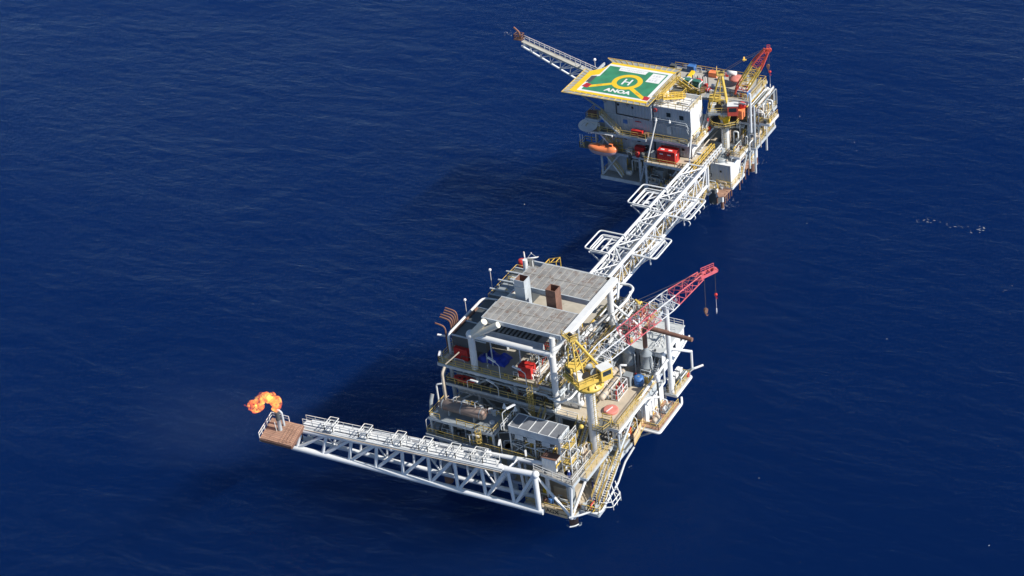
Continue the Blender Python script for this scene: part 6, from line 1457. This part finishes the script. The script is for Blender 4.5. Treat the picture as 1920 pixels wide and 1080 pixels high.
# small breaking flecks on crests
fl1 = wave(.9,.5,1.3,WAVE_RZ,4,.7); fl2 = wave(.03,1,1,1.1,3,.6)
def step(a,lo,hi):
    m = N('ShaderNodeMapRange'); m.inputs[1].default_value = lo; m.inputs[2].default_value = hi; lk(nt,a,m.inputs[0]); return m.outputs[0]
fk = mul(mul(step(fl1,.72,.77),step(fl2,.56,.66)),.4)
# a clear surface that mirrors the sky by its Fresnel share, over a body of water that scatters blue light
fr = N('ShaderNodeFresnel'); fr.inputs['IOR'].default_value = 1.33; lk(nt,bp.outputs[0],fr.inputs['Normal'])
gl = N('ShaderNodeBsdfGlossy'); gl.inputs['Roughness'].default_value = .1; gl.inputs['Color'].default_value = (.28,.46,.86,1); lk(nt,bp.outputs[0],gl.inputs['Normal'])
tr = N('ShaderNodeBsdfTransparent'); df = N('ShaderNodeBsdfDiffuse'); df.inputs['Color'].default_value = (.6,.65,.7,1)
geo = N('ShaderNodeNewGeometry'); inv = N('ShaderNodeMath'); inv.operation = 'SUBTRACT'; inv.inputs[0].default_value = 1; lk(nt,geo.outputs['Backfacing'],inv.inputs[1])
m1 = N('ShaderNodeMixShader'); lk(nt,mul(fr.outputs[0],inv.outputs[0]),m1.inputs['Fac']); lk(nt,tr.outputs[0],m1.inputs[1]); lk(nt,gl.outputs[0],m1.inputs[2])
m2 = N('ShaderNodeMixShader'); lk(nt,fk,m2.inputs['Fac']); lk(nt,m1.outputs[0],m2.inputs[1]); lk(nt,df.outputs[0],m2.inputs[2])
lk(nt,m2.outputs[0],OUT.inputs['Surface'])
vs_ = N('ShaderNodeVolumeScatter'); vs_.inputs['Color'].default_value = (*SEA_ALB,1); vs_.inputs['Density'].default_value = SEA_DENS; vs_.inputs['Anisotropy'].default_value = 0
va_ = N('ShaderNodeVolumeAbsorption'); va_.inputs['Color'].default_value = (*SEA_ALB,1); va_.inputs['Density'].default_value = SEA_DENS
vadd = N('ShaderNodeAddShader'); lk(nt,vs_.outputs[0],vadd.inputs[0]); lk(nt,va_.outputs[0],vadd.inputs[1]); lk(nt,vadd.outputs[0],OUT.inputs['Volume'])
mw.cycles.homogeneous_volume = True if hasattr(mw,'cycles') else None
S = 3000
sea = MB().box(-S-100,S-100,-S+200,S+200,-150,0).build('sea', mw, None)
tag(sea, kind='structure')

# foam where legs break the surface and small whitecaps: one uncountable mass
mf, nt, pb = nodes('sea_foam'); N = nt.nodes.new
tc = N('ShaderNodeTexCoord'); nf = N('ShaderNodeTexNoise'); nf.inputs['Scale'].default_value = 9; nf.inputs['Detail'].default_value = 4; lk(nt,tc.outputs['Object'],nf.inputs['Vector'])
rf_ = N('ShaderNodeMapRange'); rf_.inputs[1].default_value = .34; rf_.inputs[2].default_value = .6; rf_.inputs[3].default_value = 0; rf_.inputs[4].default_value = .85; lk(nt,nf.outputs['Fac'],rf_.inputs[0])
pb.inputs['Base Color'].default_value = (.42,.52,.60,1); pb.inputs['Roughness'].default_value = .9; lk(nt,rf_.outputs[0],pb.inputs['Alpha'])
fo = MB(); R9 = random.Random(21)
def fleck(c, r, el=1.0, ang=0.0):
    k = R9.randint(5,8); pts = []
    for i in range(k):
        a = 2*math.pi*i/k; q = r*R9.uniform(.5,1.1)
        x,y = q*el*math.cos(a), q*math.sin(a); pts.append((c.x+x*math.cos(ang)-y*math.sin(ang), c.y+x*math.sin(ang)+y*math.cos(ang), .05))
    fo.add(pts+[(c.x,c.y,.09)],[(i,(i+1)%k,k) for i in range(k)],True)
def ringfoam(c, r0, r1, cnt, sz):
    for i in range(cnt):
        a = R9.uniform(0,6.28); r = R9.uniform(r0,r1); fleck(V((c[0]+r*math.cos(a),c[1]+r*math.sin(a),0)), sz*R9.uniform(.4,1.2), R9.uniform(1,2.4), R9.uniform(0,3))
for x,y in ((4.0,-8.4),): ringfoam((x,y),.95,1.5,14,.25)
FOAM_PTS = [(x,y,int(c*.6),s,p) for x,y,c,s,p in [(1330,384,30,.28,1.6),(1355,386,20,.25,1.2),(1365,380,30,.22,1.8),(1349,381,14,.22,1.2),(1420,306,14,.24,1.3),(1409,312,10,.2,1.2),(1160,885,24,.16,1.8),(1168,875,20,.14,1.8),(955,62,16,.3,1.6),(1382,349,10,.16,1.0),(1430,304,6,.22,1.0),(751,664,10,.22,1.3)]]
for x,y,c,s,sp in FOAM_PTS:
    q = P(x,y,0)
    for i in range(int(c*1.8)): fleck(q+V((R9.gauss(0,sp*.6),R9.gauss(0,sp*.5),0)), .42*s*R9.uniform(.3,1.2), R9.uniform(1,2.5), R9.uniform(0,3))
for a,b,c,s in (((1707,410),(1780,420),16,.28),((1778,426),(1846,430),14,.3),((1900,538),(1880,548),5,.24)):
    for i in range(int(c*1.3)):
        t = R9.random()**.8; q = P(a[0]+(b[0]-a[0])*t, a[1]+(b[1]-a[1])*t+R9.gauss(0,2.8), 0); fleck(q, s*.42*R9.uniform(.25,1.1), R9.uniform(1.2,4), R9.uniform(-.5,.5))
for i in range(40):
    x = R9.uniform(0,1920); y = R9.uniform(0,1080)
    if x < 900 and R9.random() < .65: continue
    fleck(P(x,y,0), R9.uniform(.05,.13), R9.uniform(1,3), R9.uniform(0,3))
tag(fo.build('sea_foam', mf, None), 'small white flecks of foam on the dark blue sea and around the legs', 'foam', kind='stuff')

w = bpy.data.worlds.new('World'); SC.world = w; w.use_nodes = True; nt = w.node_tree
sky = nt.nodes.new('ShaderNodeTexSky'); sky.sky_type = 'NISHITA'; sky.sun_disc = False
SD = V(SUN_DIR).normalized()
sky.sun_elevation = math.asin(SD.z); sky.sun_rotation = math.atan2(SD.x, SD.y)
sky.air_density = 1.0; sky.dust_density = 0; sky.ozone_density = 2.0
bg = nt.nodes['Background']; bg.inputs['Strength'].default_value = SKY_K
nt.links.new(sky.outputs[0], bg.inputs['Color'])
sl_ = bpy.data.lights.new('sun','SUN'); sl_.energy = SUN_K; sl_.angle = math.radians(.53); sl_.color = (1,.95,.87)
so = bpy.data.objects.new('sun', sl_); COL.objects.link(so); so.rotation_euler = SD.to_track_quat('Z','Y').to_euler()
so.location = SD*600
cd = bpy.data.cameras.new('camera'); co = bpy.data.objects.new('camera', cd); COL.objects.link(co)
cd.sensor_width = 36; cd.lens = 36*FPX/1920; cd.clip_start = 1; cd.clip_end = 12000
m4 = Matrix(((CR.x,CU.x,-CF.x,CAM.x),(CR.y,CU.y,-CF.y,CAM.y),(CR.z,CU.z,-CF.z,CAM.z),(0,0,0,1))); co.matrix_world = m4
SC.camera = co
vs = SC.view_settings; vs.view_transform = 'Standard'; vs.look = 'None'; vs.exposure = EXPO; vs.gamma = 1
SC.render.engine = 'CYCLES'; SC.cycles.max_bounces = 6; SC.cycles.volume_bounces = 0
